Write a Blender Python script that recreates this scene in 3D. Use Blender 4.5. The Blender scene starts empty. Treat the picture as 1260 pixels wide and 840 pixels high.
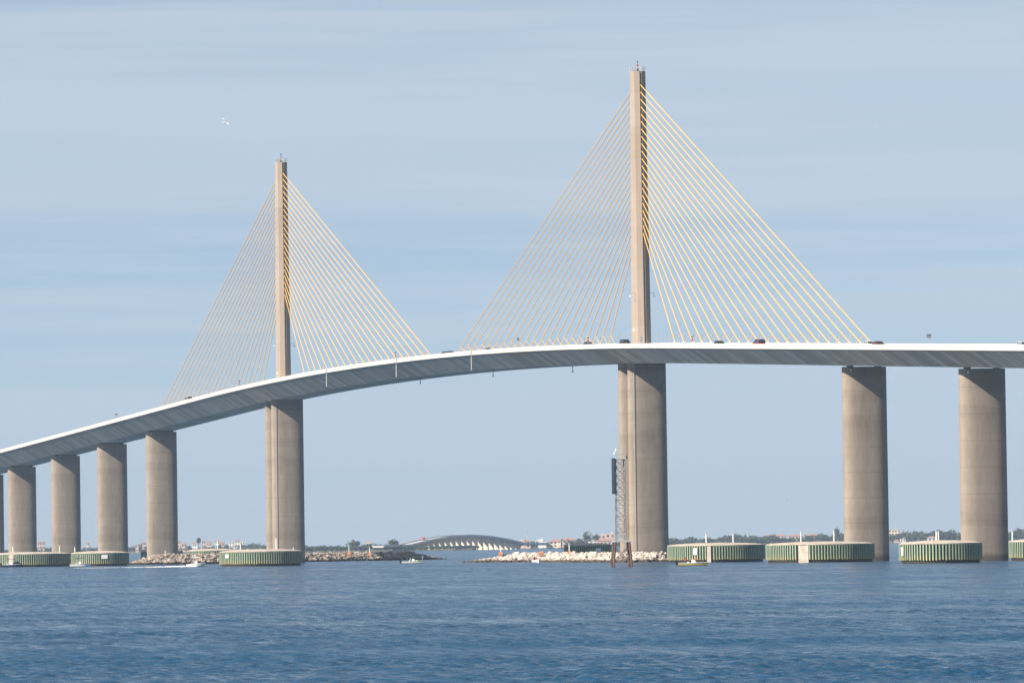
import bpy, bmesh, math, random
import numpy as np
from mathutils import Vector, Matrix

S = bpy.context.scene
COL = S.collection
R = math.radians
rnd = random.Random(7)

# ------------------------------------------------------------------ camera
CX, CY, CH = 1453.62, -500.83, 5.487
YAW, PITCH, ROLL, FPX = -1.26183, 0.0352, -0.01351, 7034.25
right0 = Vector((math.cos(YAW), -math.sin(YAW), 0))
fwd = Vector((math.sin(YAW) * math.cos(PITCH), math.cos(YAW) * math.cos(PITCH), math.sin(PITCH)))
up0 = right0.cross(fwd)
rc = math.cos(ROLL) * right0 + math.sin(ROLL) * up0
uc = -math.sin(ROLL) * right0 + math.cos(ROLL) * up0
cam_d = bpy.data.cameras.new('camera')
cam_d.sensor_width = 36.0
cam_d.sensor_fit = 'HORIZONTAL'
cam_d.lens = FPX / 1260 * 36.0
cam_d.clip_start = 0.5
cam_d.clip_end = 60000
cam = bpy.data.objects.new('camera', cam_d)
COL.objects.link(cam)
m = Matrix((rc, uc, -fwd)).transposed().to_4x4()
m.translation = Vector((CX, CY, CH))
cam.matrix_world = m
S.camera = cam
CAM = Vector((CX, CY, CH))

# ------------------------------------------------------------------ light
SUN_T, SUN_E = R(17), R(33.5)          # azimuth away from the bridge's near side, elevation
sun_dir = Vector((math.sin(SUN_T) * math.cos(SUN_E), -math.cos(SUN_T) * math.cos(SUN_E), math.sin(SUN_E)))
sd = bpy.data.lights.new('sun', 'SUN')
sd.energy = 5.0
sd.angle = R(0.53)
sd.color = (1.0, 0.89, 0.76)
sun = bpy.data.objects.new('sun', sd)
COL.objects.link(sun)
sun.rotation_euler = (-sun_dir).to_track_quat('-Z', 'Y').to_euler()
sun.location = (0, 0, 400)

world = bpy.data.worlds.new('World')
S.world = world
world.use_nodes = True
wn, wl = world.node_tree.nodes, world.node_tree.links
wn.clear()
w_out = wn.new('ShaderNodeOutputWorld')
w_bg = wn.new('ShaderNodeBackground')
w_bg.inputs['Strength'].default_value = 0.050
sky = wn.new('ShaderNodeTexSky')
sky.sky_type = 'NISHITA'
sky.sun_disc = False
sky.sun_elevation = SUN_E
sky.sun_rotation = math.atan2(sun_dir.x, sun_dir.y)
sky.altitude = 0
sky.air_density = 0.5
sky.dust_density = 0.1
sky.ozone_density = 2.5
# a thin cirrus veil: streaks stretched along the horizon
tc = wn.new('ShaderNodeTexCoord')
def wmap(scale, rot=(0, 0, 0), loc=(0, 0, 0)):
    n = wn.new('ShaderNodeMapping')
    n.inputs['Scale'].default_value = scale
    n.inputs['Rotation'].default_value = rot
    n.inputs['Location'].default_value = loc
    wl.new(tc.outputs['Generated'], n.inputs['Vector'])
    return n
def wnoise(mp, detail, rough, lo, hi):
    n = wn.new('ShaderNodeTexNoise')
    n.inputs['Scale'].default_value = 1.0
    n.inputs['Detail'].default_value = detail
    n.inputs['Roughness'].default_value = rough
    wl.new(mp.outputs['Vector'], n.inputs['Vector'])
    r = wn.new('ShaderNodeMapRange')
    r.interpolation_type = 'SMOOTHSTEP'
    r.inputs['From Min'].default_value = lo
    r.inputs['From Max'].default_value = hi
    wl.new(n.outputs['Fac'], r.inputs['Value'])
    return r
n1 = wnoise(wmap((1.6, 1.6, 30), (0.012, 0.03, 0), (3.1, 0.7, 7.9)), 5, 0.5, 0.38, 0.62)
n2 = wnoise(wmap((6, 6, 150), (0.01, 0.035, 0), (1.3, 5.2, 7.2)), 7, 0.6, 0.40, 0.66)
mul = wn.new('ShaderNodeMath'); mul.operation = 'MULTIPLY_ADD'
wl.new(n1.outputs['Result'], mul.inputs[0]); mul.inputs[1].default_value = 0.46; mul.inputs[2].default_value = 0.20
add = wn.new('ShaderNodeMath'); add.operation = 'MULTIPLY_ADD'; add.use_clamp = True
wl.new(n2.outputs['Result'], add.inputs[0]); add.inputs[1].default_value = 0.40
wl.new(mul.outputs[0], add.inputs[2])
w_mix = wn.new('ShaderNodeMix'); w_mix.data_type = 'RGBA'
sep = wn.new('ShaderNodeSeparateXYZ'); wl.new(tc.outputs['Generated'], sep.inputs[0])
def wmath(op, a, b=0.0, clamp=False):
    n = wn.new('ShaderNodeMath'); n.operation = op; n.use_clamp = clamp
    for i, v in enumerate((a, b)):
        if isinstance(v, (int, float)): n.inputs[i].default_value = v
        else: wl.new(v, n.inputs[i])
    return n.outputs[0]
slant = wmath('DIVIDE', 0.85, wmath('ADD', wmath('MAXIMUM', sep.outputs['Z'], 0.0), 0.27))      # path through the cloud sheet
depth = wmath('MULTIPLY', add.outputs[0], slant)
veil = wmath('SUBTRACT', 1.0, wmath('EXPONENT', wmath('MULTIPLY', depth, -1.0)), True)
wl.new(veil, w_mix.inputs['Factor'])
wl.new(sky.outputs['Color'], w_mix.inputs['A'])
w_mix.inputs['B'].default_value = (5.85, 6.95, 8.05, 1)
wl.new(w_mix.outputs['Result'], w_bg.inputs['Color'])
wl.new(w_bg.outputs['Background'], w_out.inputs['Surface'])

S.view_settings.view_transform = 'Standard'
S.view_settings.look = 'None'
S.view_settings.exposure = 0.93
S.view_settings.gamma = 1.0
S.view_settings.use_curve_mapping = False
S.cycles.use_denoising = True
S.cycles.max_bounces = 6
S.cycles.volume_bounces = 1
S.cycles.caustics_reflective = True      # sun glinting off the bay lights the deck's underside
S.cycles.blur_glossy = 0.5
S.cycles.caustics_refractive = False

# ------------------------------------------------------------------ pixel -> place helpers
def ray(px, py):
    x, y = px - 630, py - 420
    d = fwd * FPX + rc * x - uc * y
    return d.normalized()
def hor(px):                       # image row of the horizon in that column
    return 667.73 + (px - 633.3) * math.tan(ROLL)
def ground(px, dist):              # water-level point in that image column at a horizontal distance
    d = ray(px, hor(px))
    v = Vector((d.x, d.y, 0)).normalized() * dist
    return Vector((CX + v.x, CY + v.y, 0))
def wl_dist(px, py):               # horizontal distance of a waterline seen at that pixel
    return CH * FPX / max(1.0, py - hor(px))
def onray(px, py, dist):
    d = ray(px, py)
    k = dist / math.hypot(d.x, d.y)
    return CAM + d * k
VD = Vector((math.sin(YAW), math.cos(YAW), 0))   # view direction on the ground
VR = right0.copy()                               # image right on the ground
VANG = math.atan2(VR.y, VR.x)                    # rotation that lays a thing's x axis along the image

# ------------------------------------------------------------------ materials
MATS = {}
def mat(name, col, rough=0.7, var=0.12, scale=0.5, metal=0.0, bump=0.0, bscale=4.0, spec=0.4, stretch=(1, 1, 1), col2=None):
    if name in MATS: return MATS[name]
    m = bpy.data.materials.new(name); m.use_nodes = True
    nt = m.node_tree; N, L = nt.nodes, nt.links
    b = N['Principled BSDF']
    b.inputs['Roughness'].default_value = rough
    b.inputs['Metallic'].default_value = metal
    b.inputs['Specular IOR Level'].default_value = spec
    t = N.new('ShaderNodeTexCoord'); mp = N.new('ShaderNodeMapping')
    mp.inputs['Scale'].default_value = stretch
    L.new(t.outputs['Object'], mp.inputs['Vector'])
    n = N.new('ShaderNodeTexNoise'); n.inputs['Scale'].default_value = scale; n.inputs['Detail'].default_value = 6
    L.new(mp.outputs['Vector'], n.inputs['Vector'])
    r = N.new('ShaderNodeValToRGB')
    c2 = col2 or tuple(min(1, c * (1 + var)) for c in col)
    c1 = tuple(c * (1 - var) for c in col)
    r.color_ramp.elements[0].position = 0.3; r.color_ramp.elements[0].color = (*c1, 1)
    r.color_ramp.elements[1].position = 0.7; r.color_ramp.elements[1].color = (*c2, 1)
    L.new(n.outputs['Fac'], r.inputs['Fac'])
    L.new(r.outputs['Color'], b.inputs['Base Color'])
    if bump:
        n2 = N.new('ShaderNodeTexNoise'); n2.inputs['Scale'].default_value = bscale; n2.inputs['Detail'].default_value = 5
        L.new(t.outputs['Object'], n2.inputs['Vector'])
        bp = N.new('ShaderNodeBump'); bp.inputs['Strength'].default_value = bump; bp.inputs['Distance'].default_value = 0.1
        L.new(n2.outputs['Fac'], bp.inputs['Height']); L.new(bp.outputs['Normal'], b.inputs['Normal'])
    MATS[name] = m
    return m

class NT:
    """small node-building helper"""
    def __init__(s, name, rough=0.8, spec=0.3):
        s.m = bpy.data.materials.new(name); s.m.use_nodes = True
        s.N, s.L = s.m.node_tree.nodes, s.m.node_tree.links
        s.b = s.N['Principled BSDF']
        s.b.inputs['Roughness'].default_value = rough
        s.b.inputs['Specular IOR Level'].default_value = spec
        s.t = s.N.new('ShaderNodeTexCoord')
        MATS[name] = s.m
    def coord(s, scale=(1, 1, 1), src='Object'):
        mp = s.N.new('ShaderNodeMapping'); mp.inputs['Scale'].default_value = scale
        if src == 'World':
            g = s.N.new('ShaderNodeNewGeometry'); s.L.new(g.outputs['Position'], mp.inputs['Vector'])
        else:
            s.L.new(s.t.outputs[src], mp.inputs['Vector'])
        return mp.outputs['Vector']
    def noise(s, vec, scale=1, detail=5, rough=0.55):
        n = s.N.new('ShaderNodeTexNoise'); n.inputs['Scale'].default_value = scale
        n.inputs['Detail'].default_value = detail; n.inputs['Roughness'].default_value = rough
        s.L.new(vec, n.inputs['Vector']); return n.outputs['Fac']
    def math(s, op, a, b=0.0, c=0.0):
        n = s.N.new('ShaderNodeMath'); n.operation = op
        for i, v in enumerate((a, b, c)):
            if isinstance(v, (int, float)): n.inputs[i].default_value = v
            else: s.L.new(v, n.inputs[i])
        return n.outputs[0]
    def rng(s, v, a, b, c=0.0, d=1.0, smooth=False):
        n = s.N.new('ShaderNodeMapRange')
        if smooth: n.interpolation_type = 'SMOOTHSTEP'
        for k, x in zip(('From Min', 'From Max', 'To Min', 'To Max'), (a, b, c, d)): n.inputs[k].default_value = x
        s.L.new(v, n.inputs['Value']); return n.outputs['Result']
    def xyz(s, vec):
        n = s.N.new('ShaderNodeSeparateXYZ'); s.L.new(vec, n.inputs[0]); return n.outputs
    def mix(s, f, a, b, blend='MIX'):
        n = s.N.new('ShaderNodeMix'); n.data_type = 'RGBA'; n.blend_type = blend
        for k, v in (('Factor', f), ('A', a), ('B', b)):
            if isinstance(v, tuple): n.inputs[k].default_value = (*v, 1)
            elif isinstance(v, (int, float)): n.inputs[k].default_value = v
            else: s.L.new(v, n.inputs[k])
        return n.outputs['Result']
    def white(s, v):
        n = s.N.new('ShaderNodeTexWhiteNoise'); n.noise_dimensions = '1D'
        s.L.new(v, n.inputs['W']); return n.outputs['Value']
    def col(s, c): s.L.new(c, s.b.inputs['Base Color'])
    def bump(s, h, strength, dist):
        n = s.N.new('ShaderNodeBump'); n.inputs['Strength'].default_value = strength; n.inputs['Distance'].default_value = dist
        s.L.new(h, n.inputs['Height']); s.L.new(n.outputs['Normal'], s.b.inputs['Normal']); return n

def make_pier_material():
    k = NT('pier_concrete', 0.85, 0.25)
    v = k.coord(src='World'); z = k.xyz(v)[2]
    lift = k.math('FLOOR', k.math('DIVIDE', k.math('ADD', z, k.math('MULTIPLY', k.noise(k.coord((.02, .02, .0), 'World')), 9.0)), 3.05))
    tone = k.white(lift)
    blot = k.noise(k.coord((.22, .22, .05), 'World'), 1, 7, .65)
    fine = k.noise(k.coord((1.5, 1.5, .35), 'World'), 1, 5, .6)
    run = k.noise(k.coord((1.1, 1.1, .02), 'World'), 1, 5, .65)
    f = k.math('ADD', k.math('ADD', k.math('MULTIPLY', blot, .55), k.math('MULTIPLY', run, .22)), k.math('ADD', k.math('MULTIPLY', tone, .13), k.math('MULTIPLY', fine, .34)))
    c = k.mix(k.rng(f, .40, .86), (.190, .157, .124), (.330, .280, .227))
    # pour joints and the tide stain at the waterline
    fr = k.math('FRACT', k.math('DIVIDE', z, 6.1))
    joint = k.rng(k.math('ABSOLUTE', k.math('SUBTRACT', fr, .5)), .0, .030, 1, 0)
    c = k.mix(k.math('MULTIPLY', joint, k.rng(blot, .3, .7, .05, .55)), c, (.12, .10, .085))
    tide = k.rng(k.math('ADD', z, k.math('MULTIPLY', fine, 1.2)), 1.2, 2.6, 1, 0, True)
    c = k.mix(k.math('MULTIPLY', tide, .75), c, (.075, .06, .045))
    k.col(c); k.bump(fine, .25, .15)
    return k.m
def make_pylon_material():
    k = NT('pylon_concrete', 0.85, 0.25)
    v = k.coord(src='World'); z = k.xyz(v)[2]
    tone = k.white(k.math('FLOOR', k.math('DIVIDE', z, 9.0)))
    blot = k.noise(k.coord((.5, .5, .08), 'World'), 1, 6, .6)
    f = k.math('ADD', k.math('MULTIPLY', blot, .7), k.math('MULTIPLY', tone, .3))
    c = k.mix(k.rng(f, .3, .8), (.285, .233, .187), (.370, .312, .257))
    fr = k.math('FRACT', k.math('DIVIDE', z, 4.5))
    c = k.mix(k.math('MULTIPLY', k.rng(k.math('ABSOLUTE', k.math('SUBTRACT', fr, .5)), 0, .02, 1, 0), .18), c, (.16, .13, .11))
    k.col(c)
    return k.m
def make_girder_material():
    k = NT('girder_concrete', 0.85, 0.25)
    v = k.coord(src='World'); x, y, z = k.xyz(v)
    sx = k.math('DIVIDE', x, 3.66)
    tone = k.white(k.math('FLOOR', sx))
    fr = k.math('ABSOLUTE', k.math('SUBTRACT', k.math('FRACT', sx), .5))
    joint = k.rng(fr, .42, .5, 0, 1)
    blot = k.noise(k.coord((.12, .35, .35), 'World'), 1, 6, .6)
    f = k.math('ADD', k.math('MULTIPLY', tone, .55), k.math('MULTIPLY', blot, .5))
    c = k.mix(k.rng(f, .2, .8), (.45, .405, .34), (.70, .635, .54))
    c = k.mix(k.math('MULTIPLY', joint, .7), c, (.11, .105, .10))
    k.col(c); k.bump(joint, .6, .05)
    return k.m
def make_barrier_material():
    k = NT('barrier_concrete', 0.75, 0.3)
    x, y, z = k.xyz(k.coord(src='World'))
    fr = k.math('ABSOLUTE', k.math('SUBTRACT', k.math('FRACT', k.math('DIVIDE', x, 7.32)), .5))
    n = k.noise(k.coord((.25, .6, .6), 'World'), 1, 6, .6)
    c = k.mix(k.rng(n, .3, .7), (.51, .475, .415), (.585, .555, .50))
    c = k.mix(k.math('MULTIPLY', k.rng(fr, .488, .5, 0, 1), .35), c, (.35, .32, .28))
    k.col(c); return k.m
def make_piling_material():
    k = NT('green_piling', 0.6, 0.4)
    x, y, z = k.xyz(k.coord(src='World'))
    n = k.noise(k.coord((2.2, 2.2, .35), 'World'), 1, 6, .7)
    n2 = k.noise(k.coord((2.6, 2.6, .25), 'World'), 1, 4, .6)
    c = k.mix(k.rng(n, .3, .7), (.17, .24, .165), (.31, .38, .265))
    rust = k.rng(k.math('SUBTRACT', z, k.math('MULTIPLY', n2, 3.4)), -1.3, .3, 1, 0, True)
    c = k.mix(k.math('MULTIPLY', rust, .75), c, (.46, .39, .17))
    k.col(c); return k.m
def make_core_material():
    k = NT('dolphin_core', 0.8, 0.3)
    x, y, z = k.xyz(k.coord(src='World'))
    n = k.noise(k.coord((.8, .8, .4), 'World'), 1, 6, .6)
    c = k.mix(k.rng(n, .3, .7), (.030, .050, .040), (.070, .095, .070))
    c = k.mix(k.rng(z, .3, .9, 1, 0), c, (.035, .025, .018))
    k.col(c); return k.m
def make_cap_material():
    k = NT('cap_concrete', 0.85, 0.25)
    n = k.noise(k.coord((.5, .5, .5), 'World'), 1, 7, .65)
    c = k.mix(k.rng(n, .3, .72), (.33, .285, .24), (.60, .53, .45))
    k.col(c); return k.m
def make_stone_material(name, dark, light, wet):
    k = NT(name, 0.9, 0.2)
    x, y, z = k.xyz(k.coord(src='World'))
    n = k.noise(k.coord((.55, .55, .55), 'World'), 1, 6, .7)
    n2 = k.noise(k.coord((.18, .18, .18), 'World'), 1, 2, .5)
    f = k.math('ADD', k.math('MULTIPLY', n, .65), k.math('MULTIPLY', n2, .4))
    c = k.mix(k.rng(f, .36, .66), dark, light)
    t = k.rng(k.math('ADD', z, k.math('MULTIPLY', k.math('SUBTRACT', n, .5), 1.0)), .45, .95, 1, 0, True)
    c = k.mix(t, c, wet)
    k.col(c); k.bump(n, .6, .3); return k.m

PIER = make_pier_material(); PYLON = make_pylon_material(); GIRDER = make_girder_material()
BARRIER = make_barrier_material(); PILING = make_piling_material(); CORE = make_core_material(); CAPM = make_cap_material()
STONE_W = make_stone_material('pale_stone', (.24, .21, .175), (.62, .57, .51), (.075, .055, .04))
STONE_G = make_stone_material('grey_stone', (.10, .088, .076), (.40, .34, .28), (.030, .024, .019))
ASPHALT = mat('asphalt', (.05, .05, .05), .9, .2, .4)
CABLE = mat('cable_yellow', (.76, .43, .075), .45, .06, .2)
STEEL = mat('galvanised_steel', (.42, .43, .44), .5, .1, 1, .3)
DSTEEL = mat('dark_steel', (.045, .047, .05), .5, .2, 1)
WHITEP = mat('white_paint', (.78, .78, .76), .4, .04, 1)
RUSTY = mat('rusty_steel', (.105, .065, .045), .8, .45, 2.2, 0, .3)
ORANGE = mat('orange_marker', (.44, .19, .10), .7, .3, 1.5)
REDL = mat('red_lens', (.45, .03, .03), .3, .05, 1)
BLACK = mat('black_plastic', (.012, .012, .014), .35, .1, 1)
GLASS = mat('dark_glass', (.02, .025, .03), .06, .1, 1, 0, 0, 4, .8)

# ------------------------------------------------------------------ mesh helpers
class MB:
    def __init__(s): s.v, s.f = [], []
    def add(s, vs, fs):
        o = len(s.v); s.v += [tuple(v) for v in vs]; s.f += [tuple(i + o for i in f) for f in fs]; return s
    def box(s, c, d, rz=0.0):
        cx, cy, cz = c; x, y, z = d[0] / 2, d[1] / 2, d[2] / 2
        ca, sa = math.cos(rz), math.sin(rz)
        vs = []
        for k in (-z, z):
            for (i, j) in ((-x, -y), (x, -y), (x, y), (-x, y)):
                vs.append((cx + i * ca - j * sa, cy + i * sa + j * ca, cz + k))
        return s.add(vs, [(3, 2, 1, 0), (4, 5, 6, 7), (0, 1, 5, 4), (1, 2, 6, 5), (2, 3, 7, 6), (3, 0, 4, 7)])
    def rod(s, a, b, r, n=6, r2=None):
        a, b = Vector(a), Vector(b); r2 = r if r2 is None else r2
        d = (b - a).normalized()
        u = d.cross(Vector((0, 0, 1)) if abs(d.z) < .9 else Vector((1, 0, 0))).normalized(); w = d.cross(u)
        vs = []
        for p, q in ((a, r), (b, r2)):
            for i in range(n):
                t = 2 * math.pi * i / n
                vs.append(p + (u * math.cos(t) + w * math.sin(t)) * q)
        fs = [(i, (i + 1) % n, n + (i + 1) % n, n + i) for i in range(n)]
        fs += [tuple(range(n - 1, -1, -1)), tuple(range(n, 2 * n))]
        return s.add(vs, fs)
    def loft(s, rings, cap=True, close=True):
        n = len(rings[0]); vs = [p for r in rings for p in r]; fs = []
        for k in range(len(rings) - 1):
            for i in range(n if close else n - 1):
                j = (i + 1) % n
                fs.append((k * n + i, k * n + j, (k + 1) * n + j, (k + 1) * n + i))
        if cap:
            fs.append(tuple(range(n - 1, -1, -1)))
            fs.append(tuple(range((len(rings) - 1) * n, len(rings) * n)))
        return s.add(vs, fs)
    def build(s, name, material, parent=None, smooth=False, fix=True, loc=None):
        me = bpy.data.meshes.new(name)
        me.from_pydata(s.v, [], s.f)
        if fix:
            bm = bmesh.new(); bm.from_mesh(me)
            bmesh.ops.recalc_face_normals(bm, faces=bm.faces)
            bm.to_mesh(me); bm.free()
        me.materials.append(material)
        if smooth: me.shade_smooth() if smooth is True else me.shade_smooth()
        o = bpy.data.objects.new(name, me); COL.objects.link(o)
        if parent: o.parent = parent
        if loc is not None: o.location = loc
        return o
def obj_from(me, name, parent=None):
    o = bpy.data.objects.new(name, me); COL.objects.link(o)
    if parent: o.parent = parent
    return o
def tag(o, label=None, cat=None, group=None, kind=None):
    if label: o['label'] = label
    if cat: o['category'] = cat
    if group: o['group'] = group
    if kind: o['kind'] = kind
    return o
def empty(name, loc=(0, 0, 0), rz=0.0, label=None, cat=None, group=None):
    o = bpy.data.objects.new(name, None); COL.objects.link(o)
    o.location = loc; o.rotation_euler = (0, 0, rz); o.empty_display_size = .5
    return tag(o, label, cat, group)
def copy_tree(o, parent=None):
    c = o.copy(); COL.objects.link(c)
    if parent: c.parent = parent
    for ch in [x for x in bpy.data.objects if x.parent == o]: copy_tree(ch, c)
    return c
def split_smooth(o, ang=35):
    me = o.data
    bm = bmesh.new(); bm.from_mesh(me)
    for e in bm.edges:
        e.smooth = not (len(e.link_faces) == 2 and e.calc_face_angle(0) > R(ang))
    for f in bm.faces: f.smooth = True
    bm.to_mesh(me); bm.free()

# ------------------------------------------------------------------ water
def make_water():
    rs = np.random.RandomState(11)
    NC, NR = 500, 1600
    ang = np.linspace(-0.118, 0.118, NC)
    R0, R1 = 190.0, 760.0
    rr = R0 * (R1 / R0) ** np.linspace(0, 1, NR)
    base = math.atan2(VD.x, VD.y)
    A, RR = np.meshgrid(base + ang, rr)
    X = CX + RR * np.sin(A); Y = CY + RR * np.cos(A)
    Z = np.zeros_like(X)
    dr = RR * math.log(R1 / R0) / (NR - 1)
    da = RR * (ang[1] - ang[0])
    step = np.maximum(dr, da)
    wind = math.atan2(VD.y, VD.x) + 0.12
    for i in range(110):
        lam = 0.36 * (1.7 / 0.36) ** rs.rand()
        th = wind + rs.normal(0, 0.45)
        k = 2 * math.pi / lam
        amp = 0.0054 * lam ** .8 * (0.5 + rs.rand())
        ph = rs.rand() * 6.283
        w = np.clip((lam / step - 1.8) / 2.0, 0, 1)
        arg = k * (X * math.cos(th) + Y * math.sin(th)) + ph
        Z += amp * w * np.sin(arg)
    # gusts: patches of rougher and calmer water
    g = np.zeros_like(X)
    for i in range(14):
        lam = 18 + 90 * rs.rand(); th = wind + math.pi * .5 * 0 + rs.normal(0, .7)
        g += np.sin(2 * math.pi / lam * (X * math.cos(th) + Y * math.sin(th)) + rs.rand() * 6.28)
    Z *= np.clip(1 + 0.16 * g, .45, 1.6)
    Z = Z + 0.35 * np.maximum(Z, 0) ** 2 * 3      # peaked crests
    edge = np.minimum.reduce([np.clip((ang - ang[0]) / .012, 0, 1)[None, :] * np.ones_like(X),
                              np.clip((ang[-1] - ang) / .012, 0, 1)[None, :] * np.ones_like(X),
                              np.clip((RR - R0) / 15, 0, 1), np.clip((R1 - RR) / 250, 0, 1)])
    Z *= edge
    Z = np.maximum(Z, -0.6)
    verts = np.stack([X, Y, Z], -1).reshape(-1, 3)
    i = np.arange((NR - 1) * NC).reshape(NR - 1, NC)[:, :-1]
    quads = np.stack([i, i + NC, i + NC + 1, i + 1], -1).reshape(-1, 4)
    # flat sheet all round: rings from the camera outwards that share the patch's border
    extra, efaces = [], []
    n0 = len(verts)
    RMAX = 11000.0
    def vid(p): extra.append(p); return n0 + len(extra) - 1
    def pt(r, a): return (CX + r * math.sin(base + a), CY + r * math.cos(base + a), 0.0)
    c0 = vid((CX, CY, 0.0))
    inner = [int(j) for j in range(NC)]                       # row 0
    outer = [int((NR - 1) * NC + j) for j in range(NC)]
    for j in range(NC - 1): efaces.append((c0, inner[j], inner[j + 1]))
    far = [vid(pt(RMAX, ang[j])) for j in range(0, NC, 1)]
    mid = [vid(pt(3200, ang[j])) for j in range(0, NC, 1)]
    for j in range(NC - 1):
        efaces.append((outer[j], mid[j], mid[j + 1], outer[j + 1]))
        efaces.append((mid[j], far[j], far[j + 1], mid[j + 1]))
    # side wedges
    M = 48
    angs = np.linspace(ang[-1], ang[0] + 2 * math.pi, M)
    rim = [far[-1]] + [vid(pt(RMAX, a)) for a in angs[1:-1]] + [far[0]]
    sideR = [int(r * NC + NC - 1) for r in range(NR)] + [mid[-1]]
    sideL = [int(r * NC) for r in range(NR)] + [mid[0]]
    for j in range(1, M - 2): efaces.append((c0, rim[j], rim[j + 1]))
    # fans down both straight borders of the patch
    a = rim[1]
    efaces.append((c0, sideR[0], a))
    for q in range(len(sideR) - 1): efaces.append((sideR[q], sideR[q + 1], a))
    efaces.append((sideR[-1], rim[0], a))
    b_ = rim[-2]
    efaces.append((c0, b_, sideL[0]))
    for q in range(len(sideL) - 1): efaces.append((sideL[q], b_, sideL[q + 1]))
    efaces.append((sideL[-1], b_, rim[-1]))
    allv = np.concatenate([verts, np.array(extra)])
    me = bpy.data.meshes.new('water')
    me.vertices.add(len(allv)); me.vertices.foreach_set('co', allv.astype(np.float32).ravel())
    counts = np.concatenate([np.full(len(quads), 4), np.array([len(f) for f in efaces])])
    loops = np.concatenate([quads.ravel(), np.array([i for f in efaces for i in f])])
    me.loops.add(len(loops)); me.loops.foreach_set('vertex_index', loops.astype(np.int32))
    me.polygons.add(len(counts))
    me.polygons.foreach_set('loop_start', np.concatenate([[0], np.cumsum(counts)[:-1]]).astype(np.int32))
    me.update(calc_edges=True); me.validate()
    bm = bmesh.new(); bm.from_mesh(me)
    flip = [f for f in bm.faces if f.normal.z < 0]
    bmesh.ops.reverse_faces(bm, faces=flip)
    bm.to_mesh(me); bm.free()
    me.shade_smooth()
    k = NT('sea_water', 0.4, 0.5)
    k.b.inputs['IOR'].default_value = 1.333
    va = k.coord((1.0, 1.0, 1.0), 'World')
    rot = k.N.new('ShaderNodeMapping'); rot.inputs['Rotation'].default_value = (0, 0, -wind)
    rot.inputs['Scale'].default_value = (1, 1, 1)
    k.L.new(va, rot.inputs['Vector'])
    def mapped(sc):
        n = k.N.new('ShaderNodeMapping'); n.inputs['Scale'].default_value = sc
        k.L.new(rot.outputs['Vector'], n.inputs['Vector']); return n.outputs['Vector']
    h1 = k.noise(mapped((2.2, 1.3, 1.0)), 1.0, 4, .62)          # ripples
    h2 = k.noise(mapped((.75, .42, 1.0)), 1.0, 3, .5)           # chop
    fine = k.noise(mapped((.075, .95, 1.0)), 1.0, 4, .7)        # wind streaks, narrow
    streak = k.noise(mapped((.022, .16, 1.0)), 1.0, 4, .62)     # wind streaks, broad
    gust = k.noise(mapped((.012, .008, 1.0)), 1.0, 4, .6)       # cat's paws
    h = k.math('ADD', k.math('MULTIPLY', h1, .30), k.math('MULTIPLY', h2, .8))
    bp = k.bump(h, .9, .6)
    mod = k.math('ADD', k.math('MULTIPLY', gust, .25), k.math('ADD', k.math('MULTIPLY', streak, .25), k.math('MULTIPLY', fine, .60)))
    k.L.new(k.rng(mod, .43, .67, .05, .45), k.b.inputs['Roughness'])
    k.col(k.mix(k.rng(gust, .35, .65), (.010, .054, .118), (.014, .066, .136)))
    me.materials.append(k.m)
    o = bpy.data.objects.new('water', me); COL.objects.link(o)
    tag(o, kind='structure')
    return o
make_water()

# ------------------------------------------------------------------ the bridge
Z0, KP, GR = 61.217, 8.0e-5, 0.03893
def zbar(s):
    t = abs(s + 182.5); T = GR / (2 * KP)
    return Z0 - KP * t * t if t < T else Z0 - KP * T * T - GR * (t - T)
def zr(s): return zbar(s) - .82
S_NEAR, S_FAR = -0.9, -363.6
bridge = empty('cable_stayed_bridge', (0, 0, 0), 0,
               'long concrete cable-stayed bridge with yellow cables and two tall pylons over the bay', 'bridge')
s_list = list(np.arange(-1020, 345, 6.1))
def sweep(name, prof, material, parent, ss=s_list, closed=True):
    b = MB()
    rings = [[(s, y, zr(s) + z) for (y, z) in prof] for s in ss]
    b.loft(rings, cap=True, close=closed)
    return b.build(name, material, parent)
BOT = -4.5
prof = [(-13.35, -.10), (-13.35, -.40), (-10.2, -.95), (-4.75, BOT), (4.75, BOT), (10.2, -.95), (13.35, -.40), (13.35, -.10)]
girder = sweep('box_girder', prof, GIRDER, bridge)
road = sweep('road_surface', [(-13.1, 0.0), (-13.1, -.09), (13.1, -.09), (13.1, 0.0)], ASPHALT, bridge)
for sg in (-1, 1):
    p = [(-13.63, -.52), (-13.63, .72), (-13.42, .72), (-13.25, .28), (-13.08, .006), (-13.352, .006), (-13.352, -.52)]
    sweep('edge_barrier', [(y if sg < 0 else -y, z) for y, z in p], BARRIER, bridge)
sweep('median_barrier', [(-1.9, .004), (-1.75, .28), (-1.6, .85), (1.6, .85), (1.75, .28), (1.9, .004)], BARRIER, bridge)
# edge lines
for y in (-12.3, -2.4, 2.4, 12.3):
    b = MB(); w = .15
    for s0, s1 in zip(s_list[:-1], s_list[1:]):
        b.add([(s0, y - w / 2, zr(s0) + .006), (s1, y - w / 2, zr(s1) + .006), (s1, y + w / 2, zr(s1) + .006), (s0, y + w / 2, zr(s0) + .006)], [(0, 1, 2, 3)])
    bm_o = b.build('lane_marking', WHITEP, road, fix=False)
    bm_ = bmesh.new(); bm_.from_mesh(bm_o.data); bmesh.ops.remove_doubles(bm_, verts=bm_.verts, dist=.01); bm_.to_mesh(bm_o.data); bm_.free()

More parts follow.
